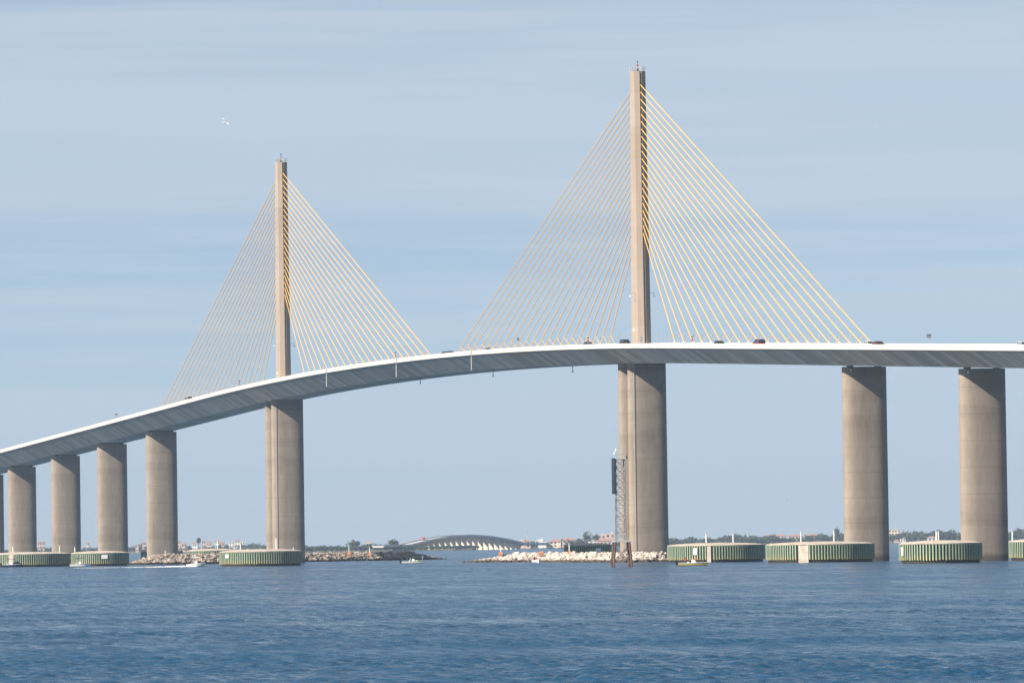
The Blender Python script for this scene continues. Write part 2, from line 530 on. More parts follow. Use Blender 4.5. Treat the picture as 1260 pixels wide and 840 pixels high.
def pier_ring(s, z, a, bb, n=52, ex=2.6):
    pts = []
    for i in range(n):
        t = 2 * math.pi * i / n
        c, d = math.cos(t), math.sin(t)
        pts.append((s + bb * math.copysign(abs(c) ** (2 / ex), c), a * math.copysign(abs(d) ** (2 / ex), d), z))
    return pts
def pier(s, ztop, a=5.55, bb=2.35, parent=bridge):
    b = MB()
    b.loft([pier_ring(s, z, a * (1 + .018 * (1 - z / 60)), bb * (1 + .03 * (1 - z / 60))) for z in (-3, 12, 30, ztop)])
    o = b.build('pier', PIER, parent); split_smooth(o, 40)
    return o
for s in (163.9, 238.4, -528.8, -603.2, -678.2, -753.4, -812.0):
    top = zr(s) + BOT - .32
    p = pier(s, top)
    for y in (-3.6, 3.6):
        MB().box((s, y, top + .17), (1.3, 1.3, .40)).build('bearing', DSTEEL, p)
    if s == -528.8: MB().rod((s + 2.06, 2.5, -.5), (s + 2.06, 2.5, top), .13, 6).build('conduit', DSTEEL, p)
    MB().box((s + 2.0, -4.2, top - .9), (.5, .3, .45)).build('light_fixture', WHITEP, p)
def pylon(s):
    for dx in (-3.9, 3.9):
        top = zr(s + dx) + BOT + .3
        p = pier(s + dx, top, 5.35, 2.0)
        if dx > 0: MB().rod((s + dx + 1.75, -4.25, -.5), (s + dx + 1.75, -4.25, top - .4), .08, 6).build('conduit', MATS['galvanised_steel'], p)
    def ring(z, u):
        nx = (2.75 * (1 - u) + 1.72 * u); hh = 1.56 * (1 - u) + 1.32 * u; q = .48 * hh; sl = .28; dp = .55
        H = hh + sl
        return [(s - nx, -H, z), (s + nx, -H, z), (s + nx + q, -sl, z), (s + nx + q - dp, -sl, z), (s + nx + q - dp, sl, z), (s + nx + q, sl, z),
                (s + nx, H, z), (s - nx, H, z), (s - nx - q, sl, z), (s - nx - q + dp, sl, z), (s - nx - q + dp, -sl, z), (s - nx - q, -sl, z)]
    z0 = zr(s) - .5; z1 = 131.9
    b = MB(); b.loft([ring(z0 + (z1 - z0) * t, t) for t in (0, .25, .5, .75, 1)])
    py = b.build('pylon', PYLON, bridge)
    # top: railing cage, mast and beacon, guy rods
    r = MB(); rr = ring(z1, 1)
    cs = [rr[i] for i in (0, 1, 2, 5, 6, 7, 8, 11)]
    cs = [Vector(c) for c in cs]
    for i, c in enumerate(cs):
        n = cs[(i + 1) % len(cs)]
        for h in (.55, 1.1): r.rod(c + Vector((0, 0, h)), n + Vector((0, 0, h)), .06, 4)
        for t in (0, .5):
            q = c.lerp(n, t); r.rod(q, q + Vector((0, 0, 1.3)), .06, 4)
    r.build('top_railing', STEEL, py)
    r = MB(); r.rod((s, 0, z1 - .1), (s, 0, z1 + 2.4), .07)
    for q in ((1.6, 1.3), (1.6, -1.3), (-1.6, 1.3), (-1.6, -1.3)): r.rod((s + q[0], q[1], z1), (s, 0, z1 + 2.35), .025, 4)
    r.build('mast', STEEL, py)
    MB().rod((s, 0, z1 + 1.5), (s, 0, z1 + 2.0), .22, 8).build('beacon', REDL, py)
    MB().rod((s, 0, z1 + 2.4), (s, 0, z1 + 2.85), .17, 8).build('beacon', DSTEEL, py)
    MB().box((s + .5, -.2, z1 + .45), (.45, .5, .9)).build('equipment_cabinet', DSTEEL, py)
    MB().box((s - 1, .6, z1 + .3), (.6, .4, .6)).build('equipment_cabinet', DSTEEL, py)
    # obstruction-light booms, a third of the way up
    zb = zr(s) + 14.2
    for sg in (-1, 1):
        bmn = MB(); bmn.rod((s + 1.2, sg * 1.6, zb), (s + 1.2, sg * 3.4, zb + .25), .06, 5).rod((s + 1.2, sg * 3.4, zb + .25), (s + 1.2, sg * 3.4, zb - .5), .05, 5)
        bo = bmn.build('light_boom', STEEL, py)
        MB().rod((s + 1.2, sg * 3.4, zb - .85), (s + 1.2, sg * 3.4, zb - .45), .19, 8).build('lamp', WHITEP, bo)
    # doors and boxes at the foot
    MB().box((s + 3.1, -1.05, zr(s) + 1.55), (.25, .8, 2.3)).build('access_door', STEEL, py)
    MB().box((s - .6, -1.92, zr(s) + 4.6), (.5, .2, .8)).build('electrical_box', WHITEP, py)
    return py
def cable_mesh(a, b, r=.118): return MB().rod(a, b, r, 7)
def stays(s):
    for sg in (-1, 1):
        for i in range(21):
            x = s + sg * (27.6 + 7.17 * i); zt = 88.6 + 1.985 * i
            u = min(1, max(0, (zt - 55) / 77))
            nx = (2.75 * (1 - u) + 1.72 * u) + .48 * (1.56 * (1 - u) + 1.32 * u) - .5
            a = Vector((s + sg * nx, 0, zt)); b = Vector((x, 0, zr(x) + .6))
            mb = cable_mesh(a, b); c = mb.build('stay_cable', CABLE, bridge); split_smooth(c, 60)
            d = (a - b).normalized()
            st = b + d * (2.6 / d.z)
            foot = Vector((st.x - sg * (1.0 + abs(st.x - b.x)), 0, zr(x) + .7))
            MB().rod(st, foot, .06, 5).build('damper_strut', CABLE, c)
            e = b + d * .9
            MB().rod(b - d * .3, e, .30, 8, .24).build('anchor_socket', BARRIER, c)
for s in (S_NEAR, S_FAR):
    pylon(s); stays(s)
# drain pipes hung on the near side and inspection lights below
def s_at(px, py, y):      # bridge station seen at that pixel on the vertical plane Y = y
    d = ray(px, py); t = (y - CY) / d.y
    return CX + d.x * t, CH + d.z * t
for px, pyt in ((401.8, 455), (487.5, 436), (580, 430)):
    s, z = s_at(px, pyt, -13.8)
    zt = zr(s)
    b = MB(); b.rod((s, -13.8, zt + .9), (s, -13.8, zt - 4.9), .19, 8)
    o = b.build('drain_pipe', STEEL, bridge)
    MB().rod((s, -13.8, zt - 1.3), (s + 1.2, -14.5, zt - .6), .07, 5).box((s + 1.3, -14.6, zt - .5), (.35, .3, .3)).rod((s, -13.8, zt - .5), (s, -13.3, zt - .5), .08, 5).build('pipe_bracket', STEEL, o)
for px, pyt in ((517, 466), (606.7, 457), (704.7, 450)):
    s, z = s_at(px, pyt, -2)
    zt = zr(s) + BOT
    o = MB().rod((s, -2, zt + .05), (s, -2, zt - 1.7), .10, 6).build('channel_light', DSTEEL, bridge)
    MB().rod((s, -2, zt - 2.0), (s, -2, zt - 1.5), .2, 8).build('lens', STEEL, o)

# ------------------------------------------------------------------ things standing on the bridge
# red-lamp posts on the near barrier
for px, lab in ((295, 'small post with red lamp on the barrier beside the far pylon\'s outer cables'),
                (487.5, 'small post with red lamp above the middle drain pipe of the main span'),
                (724.5, 'small post with red lamp beside a dark car on the main span near a pylon'),
                (852.7, 'small post with red lamp on the barrier between pylon and dark red car')):
    y = -13.3; s, _ = s_at(px, 421 if px > 700 else (470 if px < 400 else 432), y)
    e = empty('signal_post', (s, -13.52, zbar(s)), 0, lab, 'lamp post')
    MB().rod((0, 0, -.02), (0, 0, 1.5), .07, 6).build('post', STEEL, e)
    MB().rod((0, 0, .55), (0, 0, 1.05), .2, 8).build('red_lamp', REDL, e)
    MB().box((.1, 0, 1.65), (.5, .35, .3)).build('lamp_head', DSTEEL, e)
# floodlights along the median of the near pylon
proto = None
for sg in (-1, 1):
    for i in range(21):
        if sg < 0 and i > 17: continue
        s = S_NEAR + sg * (16.5 + 7.17 * i)
        if proto is None:
            proto = e = empty('cable_floodlight', (0, 0, 0), 0, 'small grey floodlight on a thin post beside the yellow stay cables', 'floodlight', 'floodlights along the bridge median')
            MB().rod((0, 0, -.01), (0, 0, 1.75), .045, 5).build('post', STEEL, e)
            MB().box((.2, 0, 1.85), (.42, .36, .2), .3).build('lamp_head', STEEL, e)
            MB().rod((-.35, 0, 1.5), (.1, 0, 1.8), .04, 5).build('arm', STEEL, e)
        else: e = copy_tree(proto)
        e.location = (s, -1.3, zr(s) + .85)
        e.rotation_euler.z = 0.25 * math.sin(i * 2.3) + (math.pi if sg < 0 else 0) * 0
for px, py, sg in ((761, 421, -1), (809.5, 421, 1)):
    s, _ = s_at(px, py, -1.2)
    e = empty('mast_pole', (s, -1.2, zr(s) + .85), 0, 'tall thin grey pole on the median %s the near pylon' % ('just before' if sg < 0 else 'just beyond'), 'pole')
    MB().rod((0, 0, -.01), (0, 0, 3.1), .05, 5).build('pole_shaft', STEEL, e)
    MB().rod((0, 0, 2.2), (.5, 0, 2.25), .04, 5).build('arm', STEEL, e)
# road signs on posts
def road_sign(px, py_bar, y, w, h, top, lab, two=False):
    s, _ = s_at(px, py_bar, y)
    e = empty('road_sign', (s, y, zr(s) + (.82 if abs(y) > 13 else 0)), 0, lab, 'road sign')
    MB().rod((0, 0, -.01), (0, 0, top - h), .05, 6).build('post', STEEL, e)
    MB().box((0, 0, top - h / 2), (.06, w, h)).build('sign_board', STEEL, e)
    MB().box((.045, 0, top - h * .3), (.02, w * .86, h * .34)).build('sign_face', mat('sign_grey', (.16, .18, .22), .5), e)
road_sign(1143, 424, -13.5, 1.15, 1.0, 2.35, 'small square grey sign on a post beyond the last right cable')
road_sign(637.6, 426, -13.5, .75, .95, 2.6, 'small dark sign on a post among the inner cables of the main span')
road_sign(142.9, 513, -13.5, .95, .75, 1.7, 'small square sign on the barrier over the low end of the bridge')

# ------------------------------------------------------------------ vehicles
def loftx(sections):       # sections: (x, [(y,z)...])
    b = MB(); b.loft([[(x, y, z) for y, z in pr] for x, pr in sections]); return b
def make_car(name, s, y, paint, label, kind='car', heading=1, cat='car'):
    L, W, H, hood = {'car': (4.6, 1.8, 1.46, .88), 'suv': (4.9, 1.95, 1.85, 1.08), 'van': (5.6, 2.05, 2.3, 1.15)}[kind]
    ang = math.atan2(zr(s + 2) - zr(s - 2), 4)
    e = empty(name, (s, y, zr(s) + .004), 0 if heading > 0 else math.pi, label, cat)
    e.rotation_euler = (0, -ang * heading, 0 if heading > 0 else math.pi)
    h = L / 2; w = W / 2
    def sec(x, z0, z1, k=1.0): return (x, [(-w * k * .94, z0), (w * k * .94, z0), (w * k, (z0 + z1) * .52), (w * k * .95, z1), (-w * k * .95, z1), (-w * k, (z0 + z1) * .52)])
    body = loftx([sec(-h, .45, hood * .86, .86), sec(-h * .93, .28, hood * .98, .97), sec(-h * .5, .22, hood * 1.02), sec(h * .3, .22, hood * 1.0), sec(h * .8, .25, hood * .88, .97), sec(h * .97, .34, hood * .74, .88), sec(h, .45, hood * .6, .8)]).build('body', paint, e)
    split_smooth(body, 40)
    r0, r1 = (-h * .62, h * .10) if kind == 'car' else ((-h * .90, h * .22) if kind == 'suv' else (-h * .95, h * .45))
    g0, g1 = (-h * .88, h * .42) if kind == 'car' else ((-h * .95, h * .46) if kind == 'suv' else (-h * .97, h * .66))
    def cs(x, z, k): return [(x, -w * k, z), (x, w * k, z)]
    zb = hood * .97
    gl = MB(); gl.loft([[(g0, -w * .9, zb), (g1, -w * .9, zb), (g1, w * .9, zb), (g0, w * .9, zb)], [(r0, -w * .74, H - .07), (r1, -w * .74, H - .07), (r1, w * .74, H - .07), (r0, w * .74, H - .07)]])
    gl.build('window_glass', GLASS, e)
    rf = MB(); rf.loft([[(r0 - .03, -w * .76, H - .09), (r1 + .03, -w * .76, H - .09), (r1 + .03, w * .76, H - .09), (r0 - .03, w * .76, H - .09)], [(r0 + .15, -w * .68, H), (r1 - .15, -w * .68, H), (r1 - .15, w * .68, H), (r0 + .15, w * .68, H)]])
    for sy in (-1, 1):
        for xa, xb in ((g0, r0), (g1, r1), ((g0 + g1) / 2 - .1, (r0 + r1) / 2 - .1)):
            rf.rod((xa, sy * w * .905, zb), (xb, sy * w * .745, H - .07), .045, 5)
    rf.build('roof', paint, e)
    for sx in (-.6, .62):
        for sy in (-1, 1):
            wh = MB().rod((sx * h, sy * (w - .2), .34), (sx * h, sy * (w + .01), .34), .34, 14).build('wheel', BLACK, e)
            MB().rod((sx * h, sy * (w - .05), .34), (sx * h, sy * (w + .03), .34), .2, 8).build('rim', STEEL, wh)
    for sy in (-1, 1):
        MB().box((h * .965, sy * w * .62, hood * .70), (.12, .35, .16)).build('headlight', WHITEP, e)
        MB().box((-h * .97, sy * w * .66, hood * .84), (.10, .28, .18)).build('tail_light', REDL, e)
        MB().box((g1 - .35, sy * (w + .09), zb + .08), (.14, .2, .14)).build('mirror', paint, e)
    return e
P_DARK = mat('car_black', (.015, .017, .022), .25, .05, 1, 0, 0, 4, .6)
P_RED = mat('car_dark_red', (.16, .012, .018), .25, .05, 1, 0, 0, 4, .6)
P_WHITE = mat('car_white', (.75, .75, .74), .25, .03, 1, 0, 0, 4, .6)
P_BEIGE = mat('car_beige', (.50, .47, .41), .3, .03, 1, 0, 0, 4, .6)
def car_s(px, py, y): return s_at(px, py, y)[0]
make_car('suv', car_s(933.5, 420, -10.6), -10.6, P_RED, 'dark red sport utility vehicle with black windows on the deck', 'suv', -1, 'suv')
make_car('sedan', car_s(1081.5, 421.5, -10.6), -10.6, P_RED, 'dark maroon sedan below the outermost right cable', 'car', 1)
make_car('sedan', car_s(1070, 421.5, -7.0), -7.0, P_WHITE, 'white car close behind the maroon sedan', 'car', 1)
make_car('sedan', car_s(885.5, 420, -10.6), -10.6, P_DARK, 'black car showing only its roof above the white barrier', 'car', 1)
make_car('suv', car_s(769.5, 420, -10.6), -10.6, P_DARK, 'black sport utility vehicle just left of the near pylon', 'suv', 1, 'suv')
make_car('sedan', car_s(724, 421, -10.6), -10.6, P_DARK, 'dark car beside the red lamp post on the main span', 'car', 1)
make_car('sedan', car_s(600, 428, -10.6), -10.6, P_BEIGE, 'beige car low behind the barrier under the main span cables', 'car', 1)
make_car('sedan', car_s(548.5, 432, -10.6), -10.6, P_DARK, 'dark vehicle at midspan between the two cable fans, leading a pair', 'car', 1, 'car')
make_car('sedan', car_s(554.5, 431, -10.6), -10.6, P_DARK, 'dark vehicle at midspan between the two cable fans, trailing a pair', 'car', 1, 'car')
make_car('sedan', car_s(1259, 423, -10.6), -10.6, P_WHITE, 'white car on the deck past the outermost pier, alone', 'car', 1)
make_car('van', car_s(232.5, 489, -10.6), -10.6, P_BEIGE, 'grey-beige van under the outermost cables of the far pylon', 'van', 1, 'van')

# ------------------------------------------------------------------ pier-protection dolphins
def dolphin(px, dist, Rr, label, H=4.05, gaps=(), signs=(), posts=(), pitch=.70, name='mooring_dolphin'):
    c = ground(px, dist)
    e = empty('fender_dolphin', (c.x, c.y, 0), VANG, label, 'dolphin')   # local x = image right, -y = toward the camera
    n = 64
    def ring(r, z): return [(r * math.cos(2 * math.pi * i / n), r * math.sin(2 * math.pi * i / n), z) for i in range(n)]
    o = MB().loft([ring(Rr - .55, -3), ring(Rr - .55, H - .02)]).build('core', CORE, e); split_smooth(o)
    o = MB().loft([ring(Rr - .30, H - .25), ring(Rr - .02, H - .05), ring(Rr - .02, H + .12), ring(Rr * .8, H + .42), ring(Rr * .4, H + .66), ring(.4, H + .7)]).build('concrete_cap', CAPM, e)
    split_smooth(o, 25)
    b = MB()
    cnt = int(2 * math.pi * Rr / pitch)
    for i in range(cnt):
        a = 2 * math.pi * i / cnt
        deg = math.degrees(a) % 360
        if any(g0 < deg < g1 for g0, g1 in gaps): continue
        r = Rr - .17
        z0 = .62 + .12 * rnd.random(); z1 = H - .12 + .05 * rnd.random()
        b.box((r * math.cos(a), r * math.sin(a), (z0 + z1) / 2), (.34, .14, z1 - z0), a)
        # flange plate at the outer side
        b.box(((r + .16) * math.cos(a), (r + .16) * math.sin(a), (z0 + z1) / 2 + .01), (.06, .30, z1 - z0 - .03), a)
    b.build('fender_piles', PILING, e)['kind'] = 'stuff'
    b = MB()
    for z in (1.2, 2.05, 2.9, 3.6):
        b.loft([ring(Rr - .56, z - .12), ring(Rr - .36, z - .12), ring(Rr - .36, z + .12), ring(Rr - .56, z + .12)], cap=False)
    b.build('waler', CORE, e)
    for g0, g1 in gaps:
        a = R((g0 + g1) / 2); wd = R(g1 - g0) * Rr * .92
        MB().box(((Rr - .35) * math.cos(a), (Rr - .35) * math.sin(a), (H - .3) / 2 + .05), (.6, wd, H - .2), a).build('concrete_face', CAPM, e)
    for deg, w, h, zc in signs:
        a = R(deg)
        sg = MB().box(((Rr + .12) * math.cos(a), (Rr + .12) * math.sin(a), zc), (.08, w, h), a).build('sign', WHITEP, e)
    for x, y, h in posts:
        zt = H + .70 * (1 - math.hypot(x, y) / Rr) + .05
        po = MB().rod((x, y, zt - .2), (x, y, zt + h), .13, 8).build('light_post', WHITEP, e)
        MB().rod((x, y, zt + h), (x, y, zt + h + .35), .18, 8).build('lantern', STEEL, po)
    return e
def dist_y(px, Y):
    d = ray(px, hor(px)); return (Y - CY) / d.y * math.hypot(d.x, d.y)
dolphin(36, 1835, 13.2, 'wide green dolphin with a bare concrete face behind the navy boat', gaps=((245, 252),), signs=((228, .9, 1.6, 2.7),), posts=((-5.5, 3, 1.9), (9.5, 2, 2.2)))
dolphin(123, 1825, 9.2, 'green dolphin with a grey notice board beside the fourth pier of the low end', signs=((283, 1.9, 1.25, 2.9),), posts=((-8, 0, 1.7),))
dolphin(199, dist_y(199, 74), 8.6, 'dark shaded dolphin behind the rock-ringed pier')
dolphin(262, 1900, 8.6, 'pale green dolphin behind the grey rocks, next to the big front dolphin', H=4.3, posts=((-5.5, 2, 1.4), (1.4, 2, 2.6)))
dolphin(321, 1600, 11.6, 'big green dolphin with a white sign standing in front of the far pylon', signs=((219, 1.4, 1.0, 2.9),), posts=((-6, 6, 2.0), (4.2, 2, 3.1), (9.2, -3, .6)))
dolphin(725, dist_y(725, 88), 8.2, 'dark shaded dolphin with a white board behind the white rocks', signs=((290, 1.9, 1.4, 2.8),), posts=((.6, -1, 4.2),), H=4.4)
dolphin(881, 1440, 12.3, 'long green dolphin with white placard right beside the near pylon pier', gaps=((257, 262),), signs=((243, .9, 1.65, 2.75),), posts=((-2.4, 2, 2.2), (4.4, 2, 2.2)), H=4.2)
dolphin(1009, 1350, 12.8, 'long green dolphin with a bare concrete face in front of the side pier', gaps=((243, 255),), posts=((-4.4, 2, 2.4), (3.4, 2, 2.4)), H=4.2)
dolphin(1157, 1225, 8.9, 'round green dolphin with white placard standing clear in front of the outer pier', signs=((201, .9, 1.7, 2.6),), posts=((-.7, 2, 1.9), (-.15, 3, 1.9)), H=4.15)
dolphin(1290, 1290, 8.9, 'green dolphin standing past the outermost pier on the side away from the pylons', posts=((-8, 1, 2.2),), H=4.25)

# ------------------------------------------------------------------ riprap islands
def boulder_mesh(name, seed, material):
    r = random.Random(seed); bm = bmesh.new()
    for i in range(15):
        v = Vector((r.gauss(0, 1), r.gauss(0, 1), r.gauss(0, 1))).normalized()
        k = .82 + .3 * r.random()
        bm.verts.new((v.x * k, v.y * k * .9, v.z * k * .72))
    res = bmesh.ops.convex_hull(bm, input=bm.verts)
    bmesh.ops.delete(bm, geom=list({g for g in list(res['geom_unused']) + list(res['geom_interior']) if isinstance(g, bmesh.types.BMVert)}), context='VERTS')
    bmesh.ops.recalc_face_normals(bm, faces=bm.faces)
    me = bpy.data.meshes.new(name); bm.to_mesh(me); bm.free(); me.materials.append(material); return me
def island(line, hw, h, material, label, n_big, n_small, size, seed, taper=(.0, .0)):
    """line: waterline points of the island's front; it rises behind them"""
    r = random.Random(seed)
    pts = [Vector(p) for p in line]
    c = sum(pts, Vector()) / len(pts)
    e = empty('riprap_island', (c.x, c.y, 0), 0, label, 'rocks')
    seg = [(pts[i + 1] - pts[i]).length for i in range(len(pts) - 1)]; tot = sum(seg)
    def at(t):
        d = t * tot
        for i, q in enumerate(seg):
            if d <= q or i == len(seg) - 1:
                dr = (pts[i + 1] - pts[i]).normalized()
                return pts[i] + dr * d, Vector((dr.y, -dr.x, 0))
            d -= q
    def tp(t):
        a = 1.0
        if taper[0]: a = min(a, (t / taper[0]) ** .7)
        if taper[1]: a = min(a, ((1 - t) / taper[1]) ** .7)
        return max(.02, a)
    def place(t, v):
        p, nrm = at(t)
        if nrm.dot(VD) < 0: nrm = -nrm          # away from the camera
        k = tp(t)
        q = p + nrm * (v * hw)
        z = h * k * min(1, math.sin(min(1, v * 1.25) * math.pi / 2)) if v < .8 else h * k * (1 - (v - .8) * 2)
        return Vector((q.x, q.y, z))
    # the mound under the stones
    nT, nV = 40, 8
    b = MB(); vs = []
    for i in range(nT + 1):
        for j in range(nV + 1):
            v = j / nV; p = place(i / nT, v)
            vs.append((p.x - c.x, p.y - c.y, p.z - .55 if 0 < j < nV else -1.2))
    b.add(vs, [(i * (nV + 1) + j, (i + 1) * (nV + 1) + j, (i + 1) * (nV + 1) + j + 1, i * (nV + 1) + j + 1) for i in range(nT) for j in range(nV)])
    b.build('mound', STONE_G, e)
    meshes = [boulder_mesh('stone', seed * 31 + i, material) for i in range(9)]
    for i in range(n_big):
        t = r.random(); v = r.random() ** 1.3 * .95
        p = place(t, v); k = size * (.7 + .75 * r.random() ** 1.6) * (.55 + .45 * tp(t))
        o = obj_from(meshes[r.randrange(9)], 'stone', e)
        o.location = (p.x - c.x, p.y - c.y, p.z - .15 * k)
        o.scale = (k * (.85 + .4 * r.random()), k * (.85 + .3 * r.random()), k * (.85 + .35 * r.random()))
        o.rotation_euler = (r.uniform(-.5, .5), r.uniform(-.5, .5), r.uniform(0, 6.28))
    b = MB()
    data = [([v.co.copy() for v in m_.vertices], [tuple(p.vertices) for p in m_.polygons]) for m_ in meshes]
    for i in range(n_small):
        p = place(r.random(), r.random()); k = size * (.3 + .4 * r.random())
        M = Matrix.Rotation(r.uniform(0, 6.28), 3, 'Z') @ Matrix.Rotation(r.uniform(-.6, .6), 3, 'X')
        vs_, fs_ = data[r.randrange(9)]
        b.add([M @ (q * k) + Vector((p.x - c.x, p.y - c.y, p.z - .1)) for q in vs_], fs_)
    b.build('rubble', material, e, fix=False)['kind'] = 'stuff'
    return e, at
gp = lambda px, py: ground(px, wl_dist(px, py))
isl_r, at_r = island([ground(566, 1665), ground(600, 1650), ground(660, 1610), ground(715, 1550), ground(745, 1515), ground(790, 1500), ground(821, 1500)], 9, 2.35, STONE_W,
       'long bank of pale white boulders at the foot of the near pylon', 290, 1100, .92, 3, (.13, 0))
isl_m, at_m = island([ground(366, 1955), ground(400, 1965), ground(450, 1990), ground(500, 2015), ground(551, 2050)], 8, 2.75, STONE_G,
       'low spit of grey-brown boulders reaching right from the far pylon', 280, 1000, .92, 5, (0, .22))
isl_l, at_l = island([ground(148, 1895), ground(180, 1880), ground(225, 1875), ground(276, 1880)], 8, 3.1, STONE_G,
       'mound of grey boulders round the lone pier left of the big dolphin', 230, 800, .92, 8, (.3, 0))
# orange marker lights among the rocks
def marker(px, py, dist, post, lab, w=1.15, hgt=.62):
    p = onray(px, py, dist)
    e = empty('marker_light', (p.x, p.y, p.z), VANG, lab, 'marker')
    MB().loft([[(-w * .5, -.5, -.9), (w * .5, -.5, -.9), (w * .5, .5, -.9), (-w * .5, .5, -.9)], [(-w * .55, -.55, 0), (w * .55, -.55, 0), (w * .55, .55, 0), (-w * .55, .55, 0)], [(-w * .4, -.4, hgt), (w * .4, -.4, hgt), (w * .4, .4, hgt), (-w * .4, .4, hgt)]]).build('orange_base', ORANGE, e)
    if post:
        MB().rod((0, 0, hgt - .05), (0, 0, hgt + post), .12, 8).build('white_post', WHITEP, e)
        MB().rod((0, 0, hgt + post), (0, 0, hgt + post + .25), .2, 8).build('lantern', STEEL, e)
marker(203.5, 686, 1885, 1.6, 'orange marker with a short white post in front of the lone rocky pier')
marker(250, 685.5, 1885, 0, 'low orange marker block on the rocks behind the speeding boat')
marker(429.5, 681, 1983, 1.7, 'orange marker with white post on the grey spit, closest to the far pylon')
marker(455, 681.5, 1998, 1.8, 'orange marker with white post, middle one on the grey spit')
marker(496, 680.5, 2018, 1.9, 'orange marker with white post on the grey spit, nearest its tip')
marker(616, 681, 1648, 1.2, 'orange marker with short post near the tip of the white boulder bank')
marker(666, 680, 1613, 0, 'low rusty marker block midway along the white boulder bank')
marker(700.5, 680.5, 1592, 2.0, 'orange marker with white post in front of the dark shaded dolphin')

# ------------------------------------------------------------------ lattice tower in the water
MASTST = mat('weathered_steel', (.20, .20, .20), .6, .25, 1, .2)
def lattice():
    d = 1245; c = ground(764.6, d)
    e = empty('instrument_tower', (c.x, c.y, 0), VANG + .12, 'slim steel lattice tower on a braced four-legged platform standing in the water', 'tower')
    k = d / FPX
    zt = 5.35
    legs = []
    for sx in (-1, 1):
        for sy in (-1, 1):
            o = MB().rod((sx * 2.25, sy * 2.0, -3), (sx * 1.55, sy * 1.5, zt), .26, 8).build('leg', RUSTY, e)
    b = MB()
    for sy in (-1, 1):
        b.rod((-2.2, sy * 1.95, .4), (1.7, sy * 1.6, 4.4), .09, 5).rod((2.2, sy * 1.95, .4), (-1.7, sy * 1.6, 4.4), .09, 5)
    for sx in (-1, 1):
        b.rod((sx * 2.2, -1.95, .4), (sx * 1.7, 1.6, 4.4), .09, 5).rod((sx * 2.2, 1.95, .4), (sx * 1.7, -1.6, 4.4), .09, 5)
    b.build('cross_brace', RUSTY, e)
    MB().box((0, 0, zt + .15), (3.8, 3.6, .3)).box((0, 0, zt + .36), (3.6, 3.4, .1)).build('platform', STEEL, e)
    b = MB()
    for a, q in (((-1.85, -1.75), (1.85, -1.75)), ((1.85, -1.75), (1.85, 1.75)), ((1.85, 1.75), (-1.85, 1.75))):
        for h in (.5, 1.0): b.rod((*a, zt + .4 + h), (*q, zt + .4 + h), .035, 4)
        b.rod((*a, zt + .3), (*a, zt + 1.4), .035, 4)
    b.build('railing', STEEL, e)
    z0, z1, w = zt + .4, 23.3, 1.0
    cor = [(-w - .15, -w), (w - .15, -w), (w - .15, w), (-w - .15, w)]
    for x, y in cor: MB().rod((x, y, z0), (x * .98, y * .98, z1), .13, 6).build('mast_leg', MASTST, e)
    b = MB(); n = 10
    for i in range(n):
        za, zb = z0 + (z1 - z0) * i / n, z0 + (z1 - z0) * (i + 1) / n
        for j in range(4):
            p, q = cor[j], cor[(j + 1) % 4]
            b.rod((*p, zb), (*q, zb), .06, 4)
            if (i + j) % 2: b.rod((*p, za), (*q, zb), .07, 4)
            else: b.rod((*q, za), (*p, zb), .07, 4)
            if i > 4:
                if (i + j) % 2: b.rod((*q, za), (*p, zb), .04, 4)
                else: b.rod((*p, za), (*q, zb), .04, 4)
    b.build('lattice_bracing', MASTST, e)
    # tall dark slatted daymark on the left
    pz0, pz1 = 15.8, 23.6
    fr = MB()
    for x in (-2.05, -1.35): fr.rod((x, -1.25, pz0), (x, -1.25, pz1), .05, 5)
    for z in (16.6, 19.2, 22.6): fr.rod((-2.0, -1.2, z), (-1.1, -1.0, z), .06, 5)
    pf = fr.build('panel_frame', DSTEEL, e)
    nn = 26
    for i in range(nn):
        z = pz0 + (pz1 - pz0) * (i + .5) / nn
        MB().box((-1.7, -1.32, z), (.78, .05, .26)).build('slat', BLACK, pf)
    MB().box((0, 0, z1 + .1), (2.6, 2.5, .14)).build('top_deck', STEEL, e)
    b = MB()
    for x, y in cor: b.rod((x * 1.15, y * 1.15, z1 + .1), (x * 1.15, y * 1.15, z1 + 1.2), .035, 4)
    for j in range(4):
        p, q = cor[j], cor[(j + 1) % 4]
        b.rod((p[0] * 1.15, p[1] * 1.15, z1 + 1.15), (q[0] * 1.15, q[1] * 1.15, z1 + 1.15), .03, 4)
    b.build('top_railing', STEEL, e)
    la = MB().rod((-1.0, -.6, z1 + .1), (-1.0, -.6, z1 + 1.9), .06, 6).build('lamp_pole', STEEL, e)
    MB().rod((-1.0, -.6, z1 + 1.8), (-1.0, -.6, z1 + 2.4), .22, 8, .14).rod((-1.35, -.6, z1 + 1.2), (-1.35, -.6, z1 + 1.6), .16, 8).build('lamp', WHITEP, la)
    MB().box((1.25, -1.2, z1 + .5), (.35, .35, .6)).build('instrument_box', DSTEEL, e)
lattice()

